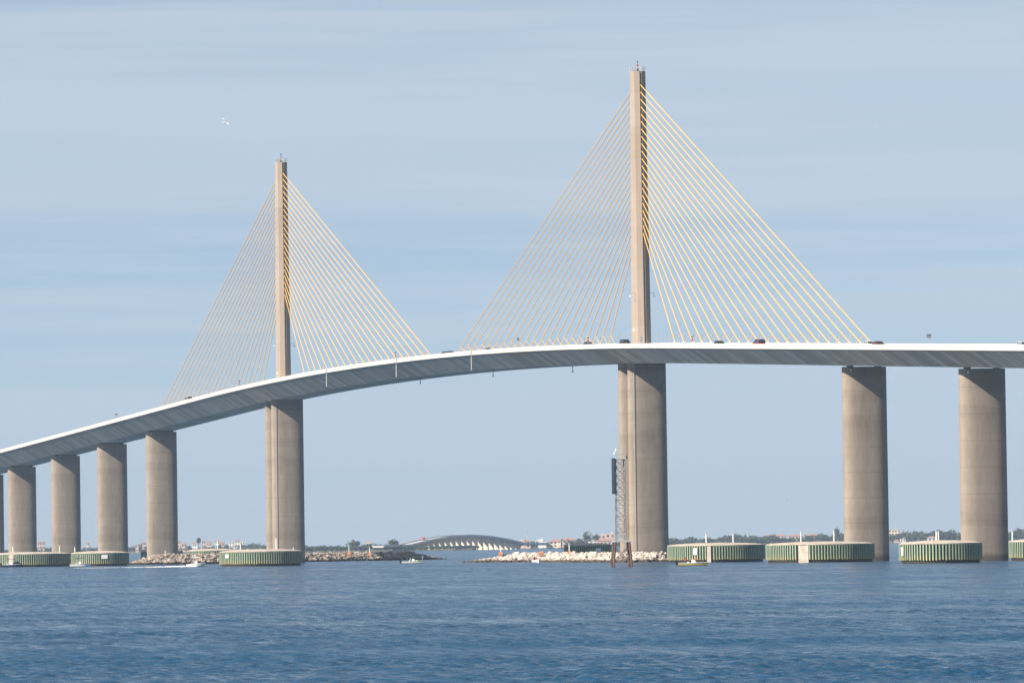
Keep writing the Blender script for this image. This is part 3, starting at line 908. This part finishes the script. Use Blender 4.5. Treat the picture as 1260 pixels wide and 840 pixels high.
# ------------------------------------------------------------------ boats and people
def hull_loft(L, B, fb, draft=.35, bow=.55):
    secs = []
    for i in range(9):
        t = i / 8; x = -L / 2 + L * t
        w = B / 2 * (1 - max(0, (t - .45) / .55) ** 2.2) * (.94 + .06 * min(1, t * 4)); w = max(w, .03)
        sh = fb * (1 + .45 * max(0, t - .35) ** 1.6 * bow * 2); kz = -draft * (1 - max(0, (t - .6) / .4) ** 2 * 1.3)
        secs.append((x, w, sh, kz))
    return secs
def make_boat(px, py, L, B, fb, hullm, label, heading=1, name='motor_boat', ttop=None, console=True, trim=None, outboard=BLACK, hullang=0.0, pitch=0.0, tower=False):
    d = wl_dist(px, py); c = ground(px, d)
    e = empty(name, (c.x, c.y, 0), VANG + hullang + (0 if heading > 0 else math.pi), label, 'boat')
    e.rotation_euler.y = pitch
    se = hull_loft(L, B, fb)
    b = MB(); b.loft([[(x, -w, sh), (x, -w * .86, sh * .25), (x, 0, kz), (x, w * .86, sh * .25), (x, w, sh), (x, w * .8, sh + .04), (x, w * .76, sh * .55), (x, -w * .76, sh * .55), (x, -w * .8, sh + .04)] for x, w, sh, kz in se])
    h = b.build('hull', hullm, e); split_smooth(h, 40)
    if trim:
        b = MB()
        for sy in (-1, 1):
            for (x0, w0, s0, _), (x1, w1, s1, _) in zip(se[:-1], se[1:]): b.rod((x0, sy * w0, s0), (x1, sy * w1, s1), .06, 5)
        b.build('rub_rail', trim, h)
    ob = MB().loft([[(-L / 2 - .55, -.24, .35), (-L / 2 + .0, -.24, .35), (-L / 2, .24, .35), (-L / 2 - .55, .24, .35)], [(-L / 2 - .62, -.26, fb + .25), (-L / 2 + .1, -.26, fb + .25), (-L / 2 + .1, .26, fb + .25), (-L / 2 - .62, .26, fb + .25)], [(-L / 2 - .5, -.18, fb + .55), (-L / 2 + .0, -.18, fb + .55), (-L / 2, .18, fb + .55), (-L / 2 - .5, .18, fb + .55)]]).build('outboard_motor', outboard, e)
    MB().box((-L / 2 - .28, 0, -.1), (.22, .12, .9)).build('motor_leg', outboard, ob)
    if console:
        co = MB().loft([[(-.45, -.4, fb * .5), (.55, -.4, fb * .5), (.55, .4, fb * .5), (-.45, .4, fb * .5)], [(-.35, -.36, fb + .75), (.3, -.36, fb + .75), (.3, .36, fb + .75), (-.35, .36, fb + .75)]]).build('console', WHITEP, e)
        MB().loft([[(.28, -.34, fb + .74), (.32, -.34, fb + .74), (.32, .34, fb + .74), (.28, .34, fb + .74)], [(.08, -.3, fb + 1.15), (.12, -.3, fb + 1.15), (.12, .3, fb + 1.15), (.08, .3, fb + 1.15)]]).build('windscreen', GLASS, co)
        MB().box((-1.1, 0, fb * .5 + .3), (.5, .9, .55)).build('seat', WHITEP, e)
    if ttop:
        zt = fb + 1.75
        b = MB()
        for x in (-.7, .6):
            for y in (-.55, .55): b.rod((x, y, fb * .55), (x, y, zt), .045, 5)
        fr = b.build('top_frame', STEEL, e)
        MB().loft([[(-1.3, -.95, zt), (1.25, -.95, zt), (1.25, .95, zt), (-1.3, .95, zt)], [(-1.2, -.85, zt + .13), (1.15, -.85, zt + .13), (1.15, .85, zt + .13), (-1.2, .85, zt + .13)]]).build('canopy', ttop, fr)
        if tower:
            MB().rod((-.1, 0, zt + .1), (-.1, 0, zt + .55), .07, 6).rod((-.1, 0, zt + .5), (-.1, 0, zt + .8), .33, 10, .26).build('radar_dome', WHITEP, fr)
            MB().rod((-.7, .5, zt), (-1.0, .6, zt + 1.9), .025, 4).build('antenna', WHITEP, fr)
    return e
def person_mat(name, shirt, pants, skin=(.42, .25, .17), hat=None):
    k = NT(name, .8, .2)
    z = k.xyz(k.t.outputs['Object'])[2]
    f1 = k.math('GREATER_THAN', z, 0.0); f2 = k.math('GREATER_THAN', z, .53); f3 = k.math('GREATER_THAN', z, .70)
    c = k.mix(f1, pants, shirt); c = k.mix(f2, c, skin); c = k.mix(f3, c, hat or (.03, .02, .015))
    n = k.noise(k.coord((9, 9, 9)), 1, 4)
    c = k.mix(k.rng(n, .3, .7, 0, .25), c, (.05, .05, .06)); k.col(c); return k.m
def person(boat, loc, rz, material, label, pose='stand'):
    """a figure on a skeleton; origin at the hips"""
    V, E, RD = [], [], []
    def j(p, r, par=None):
        V.append(p); RD.append(r)
        if par is not None: E.append((par, len(V) - 1))
        return len(V) - 1
    hip = j((0, 0, 0), (.15, .11)); ch = j((.02, 0, .33), (.17, .12), hip); nk = j((.03, 0, .52), (.065, .065), ch)
    hd0 = j((.04, 0, .62), (.085, .10), nk); hd = j((.05, 0, .74), (.085, .10), hd0)
    for sy in (-1, 1):
        sh = j((.02, sy * .20, .45), (.065, .065), ch)
        el = j((.10, sy * .27, .20), (.05, .05), sh)
        wr = j((.34, sy * .20, .18) if pose != 'rod' else (.38, sy * .12, .30), (.038, .038), el)
        j((.43, sy * .17, .20) if pose != 'rod' else (.46, sy * .08, .33), (.045, .03), wr)
        th = j((.0, sy * .10, -.08), (.095, .095), hip)
        if pose == 'sit':
            kn = j((.42, sy * .13, -.06), (.065, .065), th); an = j((.46, sy * .13, -.46), (.045, .045), kn)
            j((.60, sy * .13, -.50), (.045, .035), an)
        else:
            kn = j((.04, sy * .12, -.46), (.065, .065), th); an = j((.0, sy * .13, -.86), (.045, .045), kn)
            j((.15, sy * .14, -.91), (.045, .035), an)
    me = bpy.data.meshes.new('person'); me.from_pydata(V, E, [])
    o = bpy.data.objects.new('person', me); COL.objects.link(o)
    md = o.modifiers.new('skin', 'SKIN')
    if not me.skin_vertices: me.attributes  # the modifier adds the layer
    bm = bmesh.new(); bm.from_mesh(me); lay = bm.verts.layers.skin.verify(); bm.verts.ensure_lookup_table()
    for i, v in enumerate(bm.verts):
        v[lay].radius = RD[i]; v[lay].use_root = (i == 0)
    bm.to_mesh(me); bm.free()
    md2 = o.modifiers.new('sub', 'SUBSURF'); md2.levels = 1; md2.render_levels = 2
    me.materials.append(material); md.use_smooth_shade = True
    M = boat.matrix_basis @ Matrix.Translation(loc) @ Matrix.Rotation(rz, 4, 'Z')
    o.matrix_world = M
    tag(o, label, 'person'); return o
NAVY = mat('navy_gelcoat', (.015, .03, .09), .25, .1, 1)
GEL = mat('white_gelcoat', (.70, .70, .67), .3, .05, 1)
GREYH = mat('grey_gelcoat', (.45, .44, .40), .35, .06, 1)
YEL = mat('yellow_gelcoat', (.52, .46, .13), .35, .08, 1)
b1 = make_boat(13.5, 697.3, 5.7, 2.2, .75, NAVY, 'navy blue motor boat with a dark canopy by the wide dolphin', ttop=BLACK, trim=GEL, console=True)
person(b1, (-1.5, .2, 1.05), .3, person_mat('clothes_white', (.55, .5, .46), (.2, .2, .22)), 'person in a pale shirt sitting in the navy boat', 'sit')
b2 = make_boat(98, 697.0, 6.0, 2.3, .85, GEL, 'white centre-console boat with black T-top resting by the low dolphin', ttop=BLACK, trim=STEEL)
person(b2, (1.7, .2, 1.45), .0, person_mat('clothes_tan', (.42, .22, .13), (.10, .10, .12)), 'person in a tan shirt standing in the bow of the T-top boat', 'rod')
b3 = make_boat(241, 696.6, 5.4, 2.2, .8, GEL, 'white boat speeding left of the big dolphin with a foaming wake', ttop=GEL, tower=True, pitch=-.05)
person(b3, (-.75, .1, 1.35), .0, person_mat('clothes_lightblue', (.55, .62, .68), (.3, .3, .3)), 'person in a pale shirt steering the speeding boat')
b4 = make_boat(508.2, 692.9, 6.7, 2.1, .62, GEL, 'low pale grey fishing skiff in front of the grey rock spit', trim=STEEL)
person(b4, (-1.75, .1, .95), .0, person_mat('clothes_blue', (.03, .08, .25), (.05, .05, .07)), 'person in a dark blue shirt sitting at the stern of the skiff', 'sit')
person(b4, (-.85, -.1, .98), .0, person_mat('clothes_sky', (.35, .55, .80), (.08, .08, .1)), 'person in a light blue shirt at the skiff console', 'sit')
person(b4, (2.65, 0, 1.45), .2, person_mat('clothes_cyan', (.16, .42, .72), (.30, .22, .16)), 'person in a bright blue shirt standing on the bow of the skiff', 'rod')
gb = MB().loft([[(-.32, -.25, 0), (.32, -.25, 0), (.32, .25, 0), (-.32, .25, 0)], [(-.36, -.28, .25), (.36, -.28, .25), (.36, .28, .25), (-.36, .28, .25)], [(-.2, -.15, .5), (.2, -.15, .5), (.2, .15, .5), (-.2, .15, .5)]]).build('gear_bag', mat('lime_fabric', (.38, .62, .03), .7), None)
gb.matrix_world = b4.matrix_basis @ Matrix.Translation((1.0, -.3, .45)); tag(gb, 'lime green gear bag in the bow of the skiff', 'bag')
b5 = make_boat(660.3, 692.0, 5.2, 2.1, .75, GEL, 'small white boat pointing toward the viewer below the white boulders', hullang=-1.35, trim=STEEL, console=False)
person(b5, (-.4, 0, .95), .0, person_mat('clothes_red', (.60, .06, .04), (.35, .3, .26)), 'person in a red shirt in the small white boat', 'sit')
b6 = make_boat(852.6, 695.6, 6.6, 2.2, .60, YEL, 'yellow bay boat with black outboard beside the long dolphin', trim=GEL)
V1 = person_mat('clothes_vest_a', (.80, .10, .05), (.05, .045, .05)); V2 = person_mat('clothes_vest_b', (.80, .13, .03), (.45, .42, .38))
person(b6, (-1.75, .1, 1.15), .0, V1, 'person in a red life vest at the stern of the yellow boat')
person(b6, (.55, -.3, 1.15), math.pi, V2, 'person in an orange life vest beside the console of the yellow boat')
# foam of the speeding boat
def wake():
    r = random.Random(5); b = MB()
    d = wl_dist(241, 696.6)
    for i in range(520):
        t = r.random() ** 1.5
        px = 240 - t * 150
        dd = d + 5 * (r.random() - .5) * (1 + 2 * t) + 12 * t - 3
        p = ground(px, dd)
        k = (.55 - .32 * t) * (.5 + r.random()); hgt = (.30 * (1 - t) ** 3 + .05) * (.4 + r.random())
        n = 6; ring = [(p.x + k * 1.6 * math.cos(a) * (.7 + .5 * r.random()), p.y + k * math.sin(a) * (.7 + .5 * r.random()), -.06) for a in [2 * math.pi * q / n for q in range(n)]]
        b.add(ring + [(p.x, p.y, hgt)], [(q, (q + 1) % n, n) for q in range(n)])
    o = b.build('boat_wake', mat('foam', (.80, .82, .83), .9, .08, 2), None, fix=False)
    tag(o, 'white foaming wake trailing behind the speeding boat', 'wake', kind='stuff')
wake()

# ------------------------------------------------------------------ birds
def bird(px, py, dist, span, body, wing, label, yaw, dih=(.1, .5), bank=0.0):
    p = onray(px, py, dist)
    e = empty('gull', tuple(p), VANG + yaw, label, 'bird')
    e.rotation_euler = (bank, -.1, VANG + yaw)
    L = span * .38; rings = []
    for t, r, z in ((-.5, .02, .02), (-.32, .09, .01), (0, .15, 0), (.25, .12, .01), (.38, .075, .03), (.47, .07, .04), (.55, .02, .03)):
        rings.append([(L * t * 1.0, L * r * math.cos(a), L * (z + r * math.sin(a))) for a in [2 * math.pi * q / 8 for q in range(8)]])
    o = MB().loft(rings).build('body', body, e, True)
    for sy, dh in zip((-1, 1), dih):
        b = MB(); pts = []
        for t, lead, ch in ((0, .16, .34), (.35, .22, .30), (.6, .16, .22), (.85, .0, .13), (1, -.14, .03)):
            y = sy * span * .5 * t * math.cos(dh); z = span * .5 * (math.sin(dh) * min(t, .5) - .28 * math.sin(dh) * max(0, t - .5)) + .02 * L
            pts.append([(L * lead, y, z), (L * (lead - ch * .4), y, z + .03 * L), (L * (lead - ch), y, z), (L * (lead - ch * .4), y, z - .02 * L)])
        b.loft(pts).build('wing', wing, e)
    MB().loft([[(-L * .42, -L * .05, L * .01), (-L * .42, L * .05, L * .01), (-L * .42, L * .05, L * .03), (-L * .42, -L * .05, L * .03)], [(-L * .68, -L * .13, 0), (-L * .68, L * .13, 0), (-L * .68, L * .13, L * .015), (-L * .68, -L * .13, L * .015)]]).build('tail', wing, e)
    return e
WB = mat('white_feathers', (.78, .77, .75), .8, .06, 8); GB = mat('grey_feathers', (.10, .10, .11), .8, .1, 8)
bird(277, 151, 640, 1.6, WB, WB, 'white gull gliding in the open sky left of the far pylon', .75, (.35, .75), .55)
bird(968.3, 614.5, 1100, .8, GB, GB, 'small dark bird flying low between the near pylon and side pier', .6, (.5, .3))

# ------------------------------------------------------------------ far shore
shore_pts = [(-120, 6300), (240, 6300), (330, 6100), (366, 4700), (560, 4650), (584, 4720), (600, 5150), (720, 5200), (780, 5600), (1000, 5900), (1110, 6050), (1400, 6100)]
def shore(px):
    for (a, da), (b, db) in zip(shore_pts[:-1], shore_pts[1:]):
        if a <= px <= b: return da + (db - da) * (px - a) / (b - a)
    return 6200
def make_land():
    b = MB(); pxs = list(range(-120, 1401, 20)); rows = (0, 25, 600, 2500, 4300)
    vs = []
    for q in pxs:
        for r, dz in zip(rows, (-.8, .9, 1.5, 2.0, 2.0)):
            p = ground(q, shore(q) + r); vs.append((p.x, p.y, dz))
    n = len(rows)
    b.add(vs, [(i * n + j, (i + 1) * n + j, (i + 1) * n + j + 1, i * n + j + 1) for i in range(len(pxs) - 1) for j in range(n - 1)])
    o = b.build('far_shore', mat('shore_ground', (.16, .14, .10), .9, .3, .02)); tag(o, kind='structure')
make_land()
def leaf_material(name, c1, c2):
    k = NT(name, .8, .2)
    n = k.noise(k.coord((.045, .045, .09), 'World'), 1, 5, .7)
    k.col(k.mix(k.rng(n, .35, .65), c1, c2)); return k.m
LEAF = leaf_material('far_foliage', (.035, .056, .036), (.085, .105, .060))
def add_crown(b, r, c, rx, rz, n, leaf):
    for i in range(n):
        while True:
            v = Vector((r.uniform(-1, 1), r.uniform(-1, 1), r.uniform(-1, 1)))
            if .25 < v.length < 1: break
        k = 1 + .35 * math.sin(v.x * 4 + c[0]) * math.cos(v.y * 3 + c[1])
        p = Vector((c[0] + v.x * rx * k, c[1] + v.y * rx * k, c[2] + v.z * rz * k))
        u = Vector((r.gauss(0, 1), r.gauss(0, 1), r.gauss(0, 1))).normalized(); w = u.orthogonal().normalized()
        s = leaf * (.6 + .8 * r.random()); q = u.cross(w)
        b.add([p + w * s, p + q * s * .8, p - w * s, p - q * s * .8], [(0, 1, 2, 3)])
def woodland(name, px0, px1, depth, hmin, hmax, count, label, seed, off=25, bumps=1.0, low=None):
    r = random.Random(seed); b = MB()
    ph = [r.uniform(0, 6.28) for _ in range(6)]
    for i in range(count):
        px = r.uniform(px0, px1); d = shore(px) + off + depth * r.random() ** 1.5
        p = ground(px, d)
        env = .5 + .5 * (.5 * math.sin(px * .055 + ph[0]) + .3 * math.sin(px * .13 + ph[1]) + .3 * math.sin(px * .31 + ph[2])) * bumps
        h = (hmin + (hmax - hmin) * max(0, min(1, env)) ** 1.2) * r.uniform(.72, 1.12)
        if low and px > low: h = min(h, (5.2 - 2.4 * min(1, (px - low) / 40)) * r.uniform(.8, 1.1))
        rx = h * r.uniform(.34, .55); b_n = 46
        add_crown(b, r, (p.x, p.y, 1 + h * .58), rx, h * .46, b_n, h * .085 + .25)
        b.rod((p.x, p.y, .5), (p.x, p.y, 1 + h * .5), .12 + h * .012, 4)
    o = b.build(name, LEAF, None, fix=False); tag(o, label, 'woodland', kind='stuff'); return o
woodland('mangrove_belt', 352, 588, 160, 3.2, 5.2, 480, 'low dark mangrove belt along the shore left of the distant bridge', 1, 10, low=475)
woodland('shore_woodland', 592, 770, 260, 4.0, 7.8, 300, 'mixed trees behind the shore houses right of the distant bridge', 2, 45)
woodland('shore_woodland', 800, 1048, 260, 5.0, 10.0, 520, 'hazy line of trees on the shore above the long dolphins', 3, 25)
woodland('shore_woodland', 1088, 1420, 300, 6.5, 12.0, 560, 'taller hazy trees on the shore beyond the outer piers', 4, 25)
woodland('shore_woodland', -120, 336, 300, 4.0, 8.0, 520, 'faint strip of trees around the pink condominiums', 5, 25)

def single_tree(px, dist, h, rx, rz, label, seed, palm=False):
    p = ground(px, dist); r = random.Random(seed)
    e = empty('tree', (p.x, p.y, 1.0), 0, label, 'tree')
    t = MB().rod((0, 0, -.5), (.3, 0, h * .6), .35, 6, .22)
    for k in range(4):
        a = r.uniform(0, 6.28); t.rod((.25, 0, h * .45), (rx * .6 * math.cos(a), rx * .6 * math.sin(a), h * .75), .16, 5, .08)
    t.build('trunk', mat('bark', (.10, .075, .05), .9, .2, 2), e)
    b = MB(); add_crown(b, r, (0, 0, h - rz), rx, rz, 150, .75)
    for k in range(4): add_crown(b, r, (r.uniform(-rx, rx) * .6, r.uniform(-rx, rx) * .6, h - rz + r.uniform(-.5, .3) * rz), rx * .6, rz * .6, 60, .6)
    b.build('crown', LEAF, e, fix=False)
single_tree(722.5, 5350, 15, 4.2, 6.5, 'tall dark conical tree rising left of the pink condominium', 21)
single_tree(733.5, 5400, 12, 3.2, 4.5, 'smaller tree close to the pink condominium wall', 22)
single_tree(244.5, 6350, 15, 2.2, 3.0, 'slim palm-like tree between red-roofed condominiums', 23)
single_tree(435, 4800, 8.5, 6, 2.8, 'broad dark tree above the mangroves left of the distant bridge', 24)
single_tree(484, 4790, 8.8, 5, 2.8, 'broad tree at the mangroves just before the distant bridge', 25)
single_tree(1030, 5950, 16, 3.0, 5, 'slim dark tree standing above the long dolphin near the side pier', 26)

# buildings
PINK = mat('pink_stucco', (.58, .45, .38), .85, .06, .2); CREAM = mat('cream_stucco', (.66, .56, .44), .85, .06, .2)
WHST = mat('white_stucco', (.70, .68, .64), .85, .05, .2); TERRA = mat('terracotta_roof', (.36, .21, .17), .85, .15, .4)
GREYR = mat('grey_roof', (.38, .36, .34), .85, .1, .4); WIN = mat('window_dark', (.05, .06, .075), .15, .1, 1)
def building(px0, px1, dist, h, wall, roof, label, depth=None, storeys=None, gable=True, wins=True, z0=1.0, turn=0.0, name='house', extra=()):
    w = (px1 - px0) * dist / FPX; h = h * .86
    c = ground((px0 + px1) / 2, dist); dp = depth or max(6, w * .7)
    e = empty(name, (c.x, c.y, z0), VANG + turn, label, 'building')
    wo = MB().box((0, 0, h / 2 - .3), (w, dp, h + .6)).build('wall', wall, e)
    for (x, ww, hh, dd) in extra:
        MB().box((x, -.15, hh / 2 - .2), (ww, dp * dd, hh + .4)).build('wing', wall, e)
    ov = .5
    if gable:
        rh = min(2.2, .14 * w + .6)
        MB().loft([[(-w / 2 - ov, -dp / 2 - ov, h + .02), (w / 2 + ov, -dp / 2 - ov, h + .02), (w / 2 + ov, dp / 2 + ov, h + .02), (-w / 2 - ov, dp / 2 + ov, h + .02)],
                   [(-w * .25, -.4, h + rh), (w * .25, -.4, h + rh), (w * .25, .4, h + rh), (-w * .25, .4, h + rh)]]).build('roof', roof, e)
    else:
        MB().box((0, 0, h + .2), (w + .4, dp + .4, .6)).box((w * .15, 0, h + 1.0), (w * .22, dp * .4, 1.6)).build('roof', roof, e)
    if wins:
        st = storeys or max(1, int(h / 3.2)); nw = max(2, int(w / 3.2))
        me = None
        for i in range(st):
            for j in range(nw):
                x = -w / 2 + w * (j + .5) / nw; z = h * (i + .55) / st
                if me is None:
                    mb = MB().box((0, 0, 0), (w / nw * .5, .16, h / st * .48)); o = mb.build('window', WIN, e); me = o.data
                else: o = obj_from(me, 'window', e)
                o.location = (x, -dp / 2 - .05, z)
    return e
G1 = 'pink condominiums on the far left shore'
LD = 6330
building(47, 50.6, LD, 14.5, PINK, TERRA, 'narrow pink tower with red roof, left of a twin, seen between two piers', wins=True)
building(51.8, 55.2, LD + 20, 14.5, PINK, TERRA, 'narrow pink tower with red roof, right of a twin, seen between two piers')
building(106.5, 110, LD, 12.5, CREAM, TERRA, 'cream house among trees between the second and third low piers')
building(167, 171, LD, 9, PINK, TERRA, 'low pink house with red roof left of the rocky pier')
building(175, 179.5, LD + 10, 12, PINK, TERRA, 'pink red-roofed block half hidden by the rocky pier')
building(219, 222.5, LD, 13, CREAM, TERRA, 'cream red-roofed block right at the edge of the rocky pier')
building(223.5, 229.8, LD + 15, 9.5, PINK, TERRA, 'low pink block with long red roof right of the rocky pier')
building(236.5, 242, LD, 10.5, WHST, TERRA, 'white house with red roof left of the slim palm')
building(248.5, 253, LD, 12.8, PINK, TERRA, 'tall pink block with red roof right of the slim palm')
building(254.8, 260, LD + 20, 11, CREAM, TERRA, 'cream block with red roof in the middle of the condominium row')
building(264.6, 269.6, LD, 12.8, WHST, TERRA, 'white tower block with red roof near the end of the condominium row')
building(270, 276, LD + 25, 10.5, PINK, TERRA, 'long red-roofed pink block ending the condominium row')
building(282, 288.8, LD, 11.5, WHST, GREYR, 'white flat-roofed hotel wing on the far shore, left of its tower', gable=False)
building(290, 295, LD + 10, 13, WHST, TERRA, 'white hotel tower with a small red top left of the far pylon', gable=True)
building(295.3, 301.6, LD, 11.5, WHST, GREYR, 'white flat-roofed hotel wing on the far shore, right of its tower', gable=False)
building(290.5, 320, LD - 60, 5.4, WHST, GREYR, 'long low white pavilion in front of the white hotel', gable=False, storeys=1)
building(434.5, 439, 4830, 8.6, WHST, GREYR, 'small white building peeping over the mangroves by a broad tree', storeys=1)
building(451, 457, 4830, 8.2, CREAM, GREYR, 'low cream roof peeping over the mangroves left of the bridge', gable=False, storeys=1)
building(640.5, 652.8, 5190, 6.6, PINK, TERRA, 'pink two-storey shore house nearest the distant bridge', storeys=2, extra=((-2.5, 3.5, 7.6, 1.05),))
building(658.5, 671.5, 5195, 6.4, WHST, GREYR, 'white shore house with balconies between pink and cream houses', storeys=2, extra=((1, 3.2, 8.2, 1.08), (4.0, 2.4, 5.2, 1.2)))
building(676, 690.5, 5200, 6.2, CREAM, TERRA, 'cream shore house with terracotta roof next to the white one', storeys=2, extra=((3.5, 3, 4.2, 1.3),))
building(692, 708, 5260, 7.4, PINK, TERRA, 'pink house with wide terracotta roof above the dark dolphin', storeys=2)
building(719.5, 735, 5300, 5.6, WHST, GREYR, 'long low white building left of the pink condominium', gable=False, storeys=1)
building(735.5, 745, 5500, 12.4, PINK, PINK, 'pink condominium block left of the lattice tower', gable=False)
building(745, 757, 5530, 13.6, PINK, PINK, 'taller pink condominium block partly behind the lattice tower', gable=False)
building(733, 757, 5330, 6.0, PINK, TERRA, 'long low red-roofed row below the pink condominium', storeys=1)
building(942, 950, 6000, 9.5, CREAM, TERRA, 'cream house on the tree line above the gap between two long dolphins', name='house', storeys=2)
building(953, 968, 6060, 9.2, WHST, TERRA, 'pale block with red roof on the tree line right of the cream house', storeys=2)
building(970, 986, 6100, 9.0, PINK, TERRA, 'pink row with long red roof behind the second long dolphin', storeys=2)
building(990, 1010, 6120, 9.0, CREAM, TERRA, 'cream row with long red roof left of the slim dark tree', storeys=2)
building(1093, 1107.5, 6450, 15.5, CREAM, GREYR, 'cream flat-topped block rising above the trees beside the side pier', gable=False, storeys=4)
building(1107.5, 1114, 6040, 3.6, WHST, GREYR, 'small white boathouse at the water beside the side pier', gable=False, storeys=1)
building(1100.5, 1106, 6035, 1.6, PINK, TERRA, 'low pink shed at the water by the white boathouse', storeys=1, wins=False)
building(1141.5, 1151, 6030, 4.6, WHST, TERRA, 'white pavilion with red hipped roof above the round dolphin', storeys=1)
# thin radio masts on the shore
for px, dist, h, lab in ((648.7, 5300, 16, 'very thin radio mast above the pink shore house'), (718, 5350, 21, 'thin radio mast left of the tall conical tree'), (1160, 6300, 24, 'thin radio mast above the trees near the round dolphin')):
    p = ground(px, dist); e = empty('radio_mast', (p.x, p.y, 1), 0, lab, 'mast')
    MB().rod((0, 0, -.5), (0, 0, h), .22, 4, .12).build('mast_shaft', STEEL, e)
    MB().box((0, 0, h * .88), (1.6, 1.6, .4)).build('antenna_array', STEEL, e)

# ------------------------------------------------------------------ distant causeway bridge
FB_ANG = math.atan2((VR * .36 + VD * .933).y, (VR * .36 + VD * .933).x)
def far_bridge():
    c = ground(571, 4830)
    e = empty('causeway_bridge', (c.x, c.y, 0), FB_ANG, 'distant low arched causeway bridge on many pale piers', 'bridge')
    Lh = 190
    def zf(x):
        t = x / 135; return 4.6 + 7.6 * max(0, 1 - t * t) ** 1.15
    xs = list(range(-Lh, Lh + 1, 10))
    def sw(name, prof, material):
        return MB().loft([[(x, y, zf(x) + z) for y, z in prof] for x in xs]).build(name, material, e)
    sw('deck', [(-5.2, -.5), (-5.2, 0), (5.2, 0), (5.2, -.4), (4.2, -1.35), (-4.2, -1.35)], mat('far_girder', (.46, .46, .46), .85, .1, .1))
    for sg in (-1, 1):
        sw('parapet', [(sg * 5.35, -.8), (sg * 5.35, .8), (sg * 5.15, .8), (sg * 5.15, -.8)], mat('far_parapet', (.55, .54, .52), .85, .1, .1))
    x = -126
    pm = mat('far_pier', (.66, .58, .46), .85, .08, .2)
    while x < 131:
        zt = zf(x) - 1.3
        MB().loft([[(x - .7, -1.9, -2), (x + .7, -1.9, -2), (x + .7, 1.9, -2), (x - .7, 1.9, -2)], [(x - .7, -2.1, zt - 2.6), (x + .7, -2.1, zt - 2.6), (x + .7, 2.1, zt - 2.6), (x - .7, 2.1, zt - 2.6)],
                   [(x - .8, -4.0, zt - .5), (x + .8, -4.0, zt - .5), (x + .8, 4.0, zt - .5), (x - .8, 4.0, zt - .5)], [(x - .8, -4.0, zt), (x + .8, -4.0, zt), (x + .8, 4.0, zt), (x - .8, 4.0, zt)]]).build('pier', pm, e)
        x += 12.6
    return e, zf
fb, fzf = far_bridge()
tr = empty('truck', (0, 0, 0), 0, 'red truck crossing the distant causeway bridge', 'truck')
tr.matrix_world = fb.matrix_basis @ Matrix.Translation((-88, 2, fzf(-88) + .02))
MB().box((1.0, 0, 1.7), (4.0, 2.0, 1.9)).build('cargo_box', mat('truck_red', (.42, .08, .07), .5), tr)
MB().loft([[(3.9, -1.1, .6), (5.6, -1.1, .6), (5.6, 1.1, .6), (3.9, 1.1, .6)], [(3.9, -1.1, 1.7), (5.5, -1.1, 1.7), (5.5, 1.1, 1.7), (3.9, 1.1, 1.7)], [(3.9, -1.0, 2.6), (5.0, -1.0, 2.6), (5.0, 1.0, 2.6), (3.9, 1.0, 2.6)]]).build('cab', WHITEP, tr)
for x in (-2.8, -1.6, 4.6):
    for y in (-1.1, 1.1): MB().rod((x, y - .15, .5), (x, y + .15, .5), .5, 10).build('wheel', BLACK, tr)

# ------------------------------------------------------------------ haze: the air over the bay
def haze():
    r = 11600.0
    o = MB().box((CX, CY, 70), (2 * r, 2 * r, 146)).build('haze', None)
    m = bpy.data.materials.new('bay_haze'); m.use_nodes = True
    N, L = m.node_tree.nodes, m.node_tree.links
    N.clear(); out = N.new('ShaderNodeOutputMaterial'); v = N.new('ShaderNodeVolumePrincipled')
    v.inputs['Color'].default_value = (.41, .53, .70, 1)
    v.inputs['Density'].default_value = 6.0e-5
    v.inputs['Anisotropy'].default_value = 0.0
    L.new(v.outputs['Volume'], out.inputs['Volume'])
    o.data.materials.clear(); o.data.materials.append(m)
    tag(o, 'pale blue sea haze over the bay', 'haze', kind='stuff')
haze()
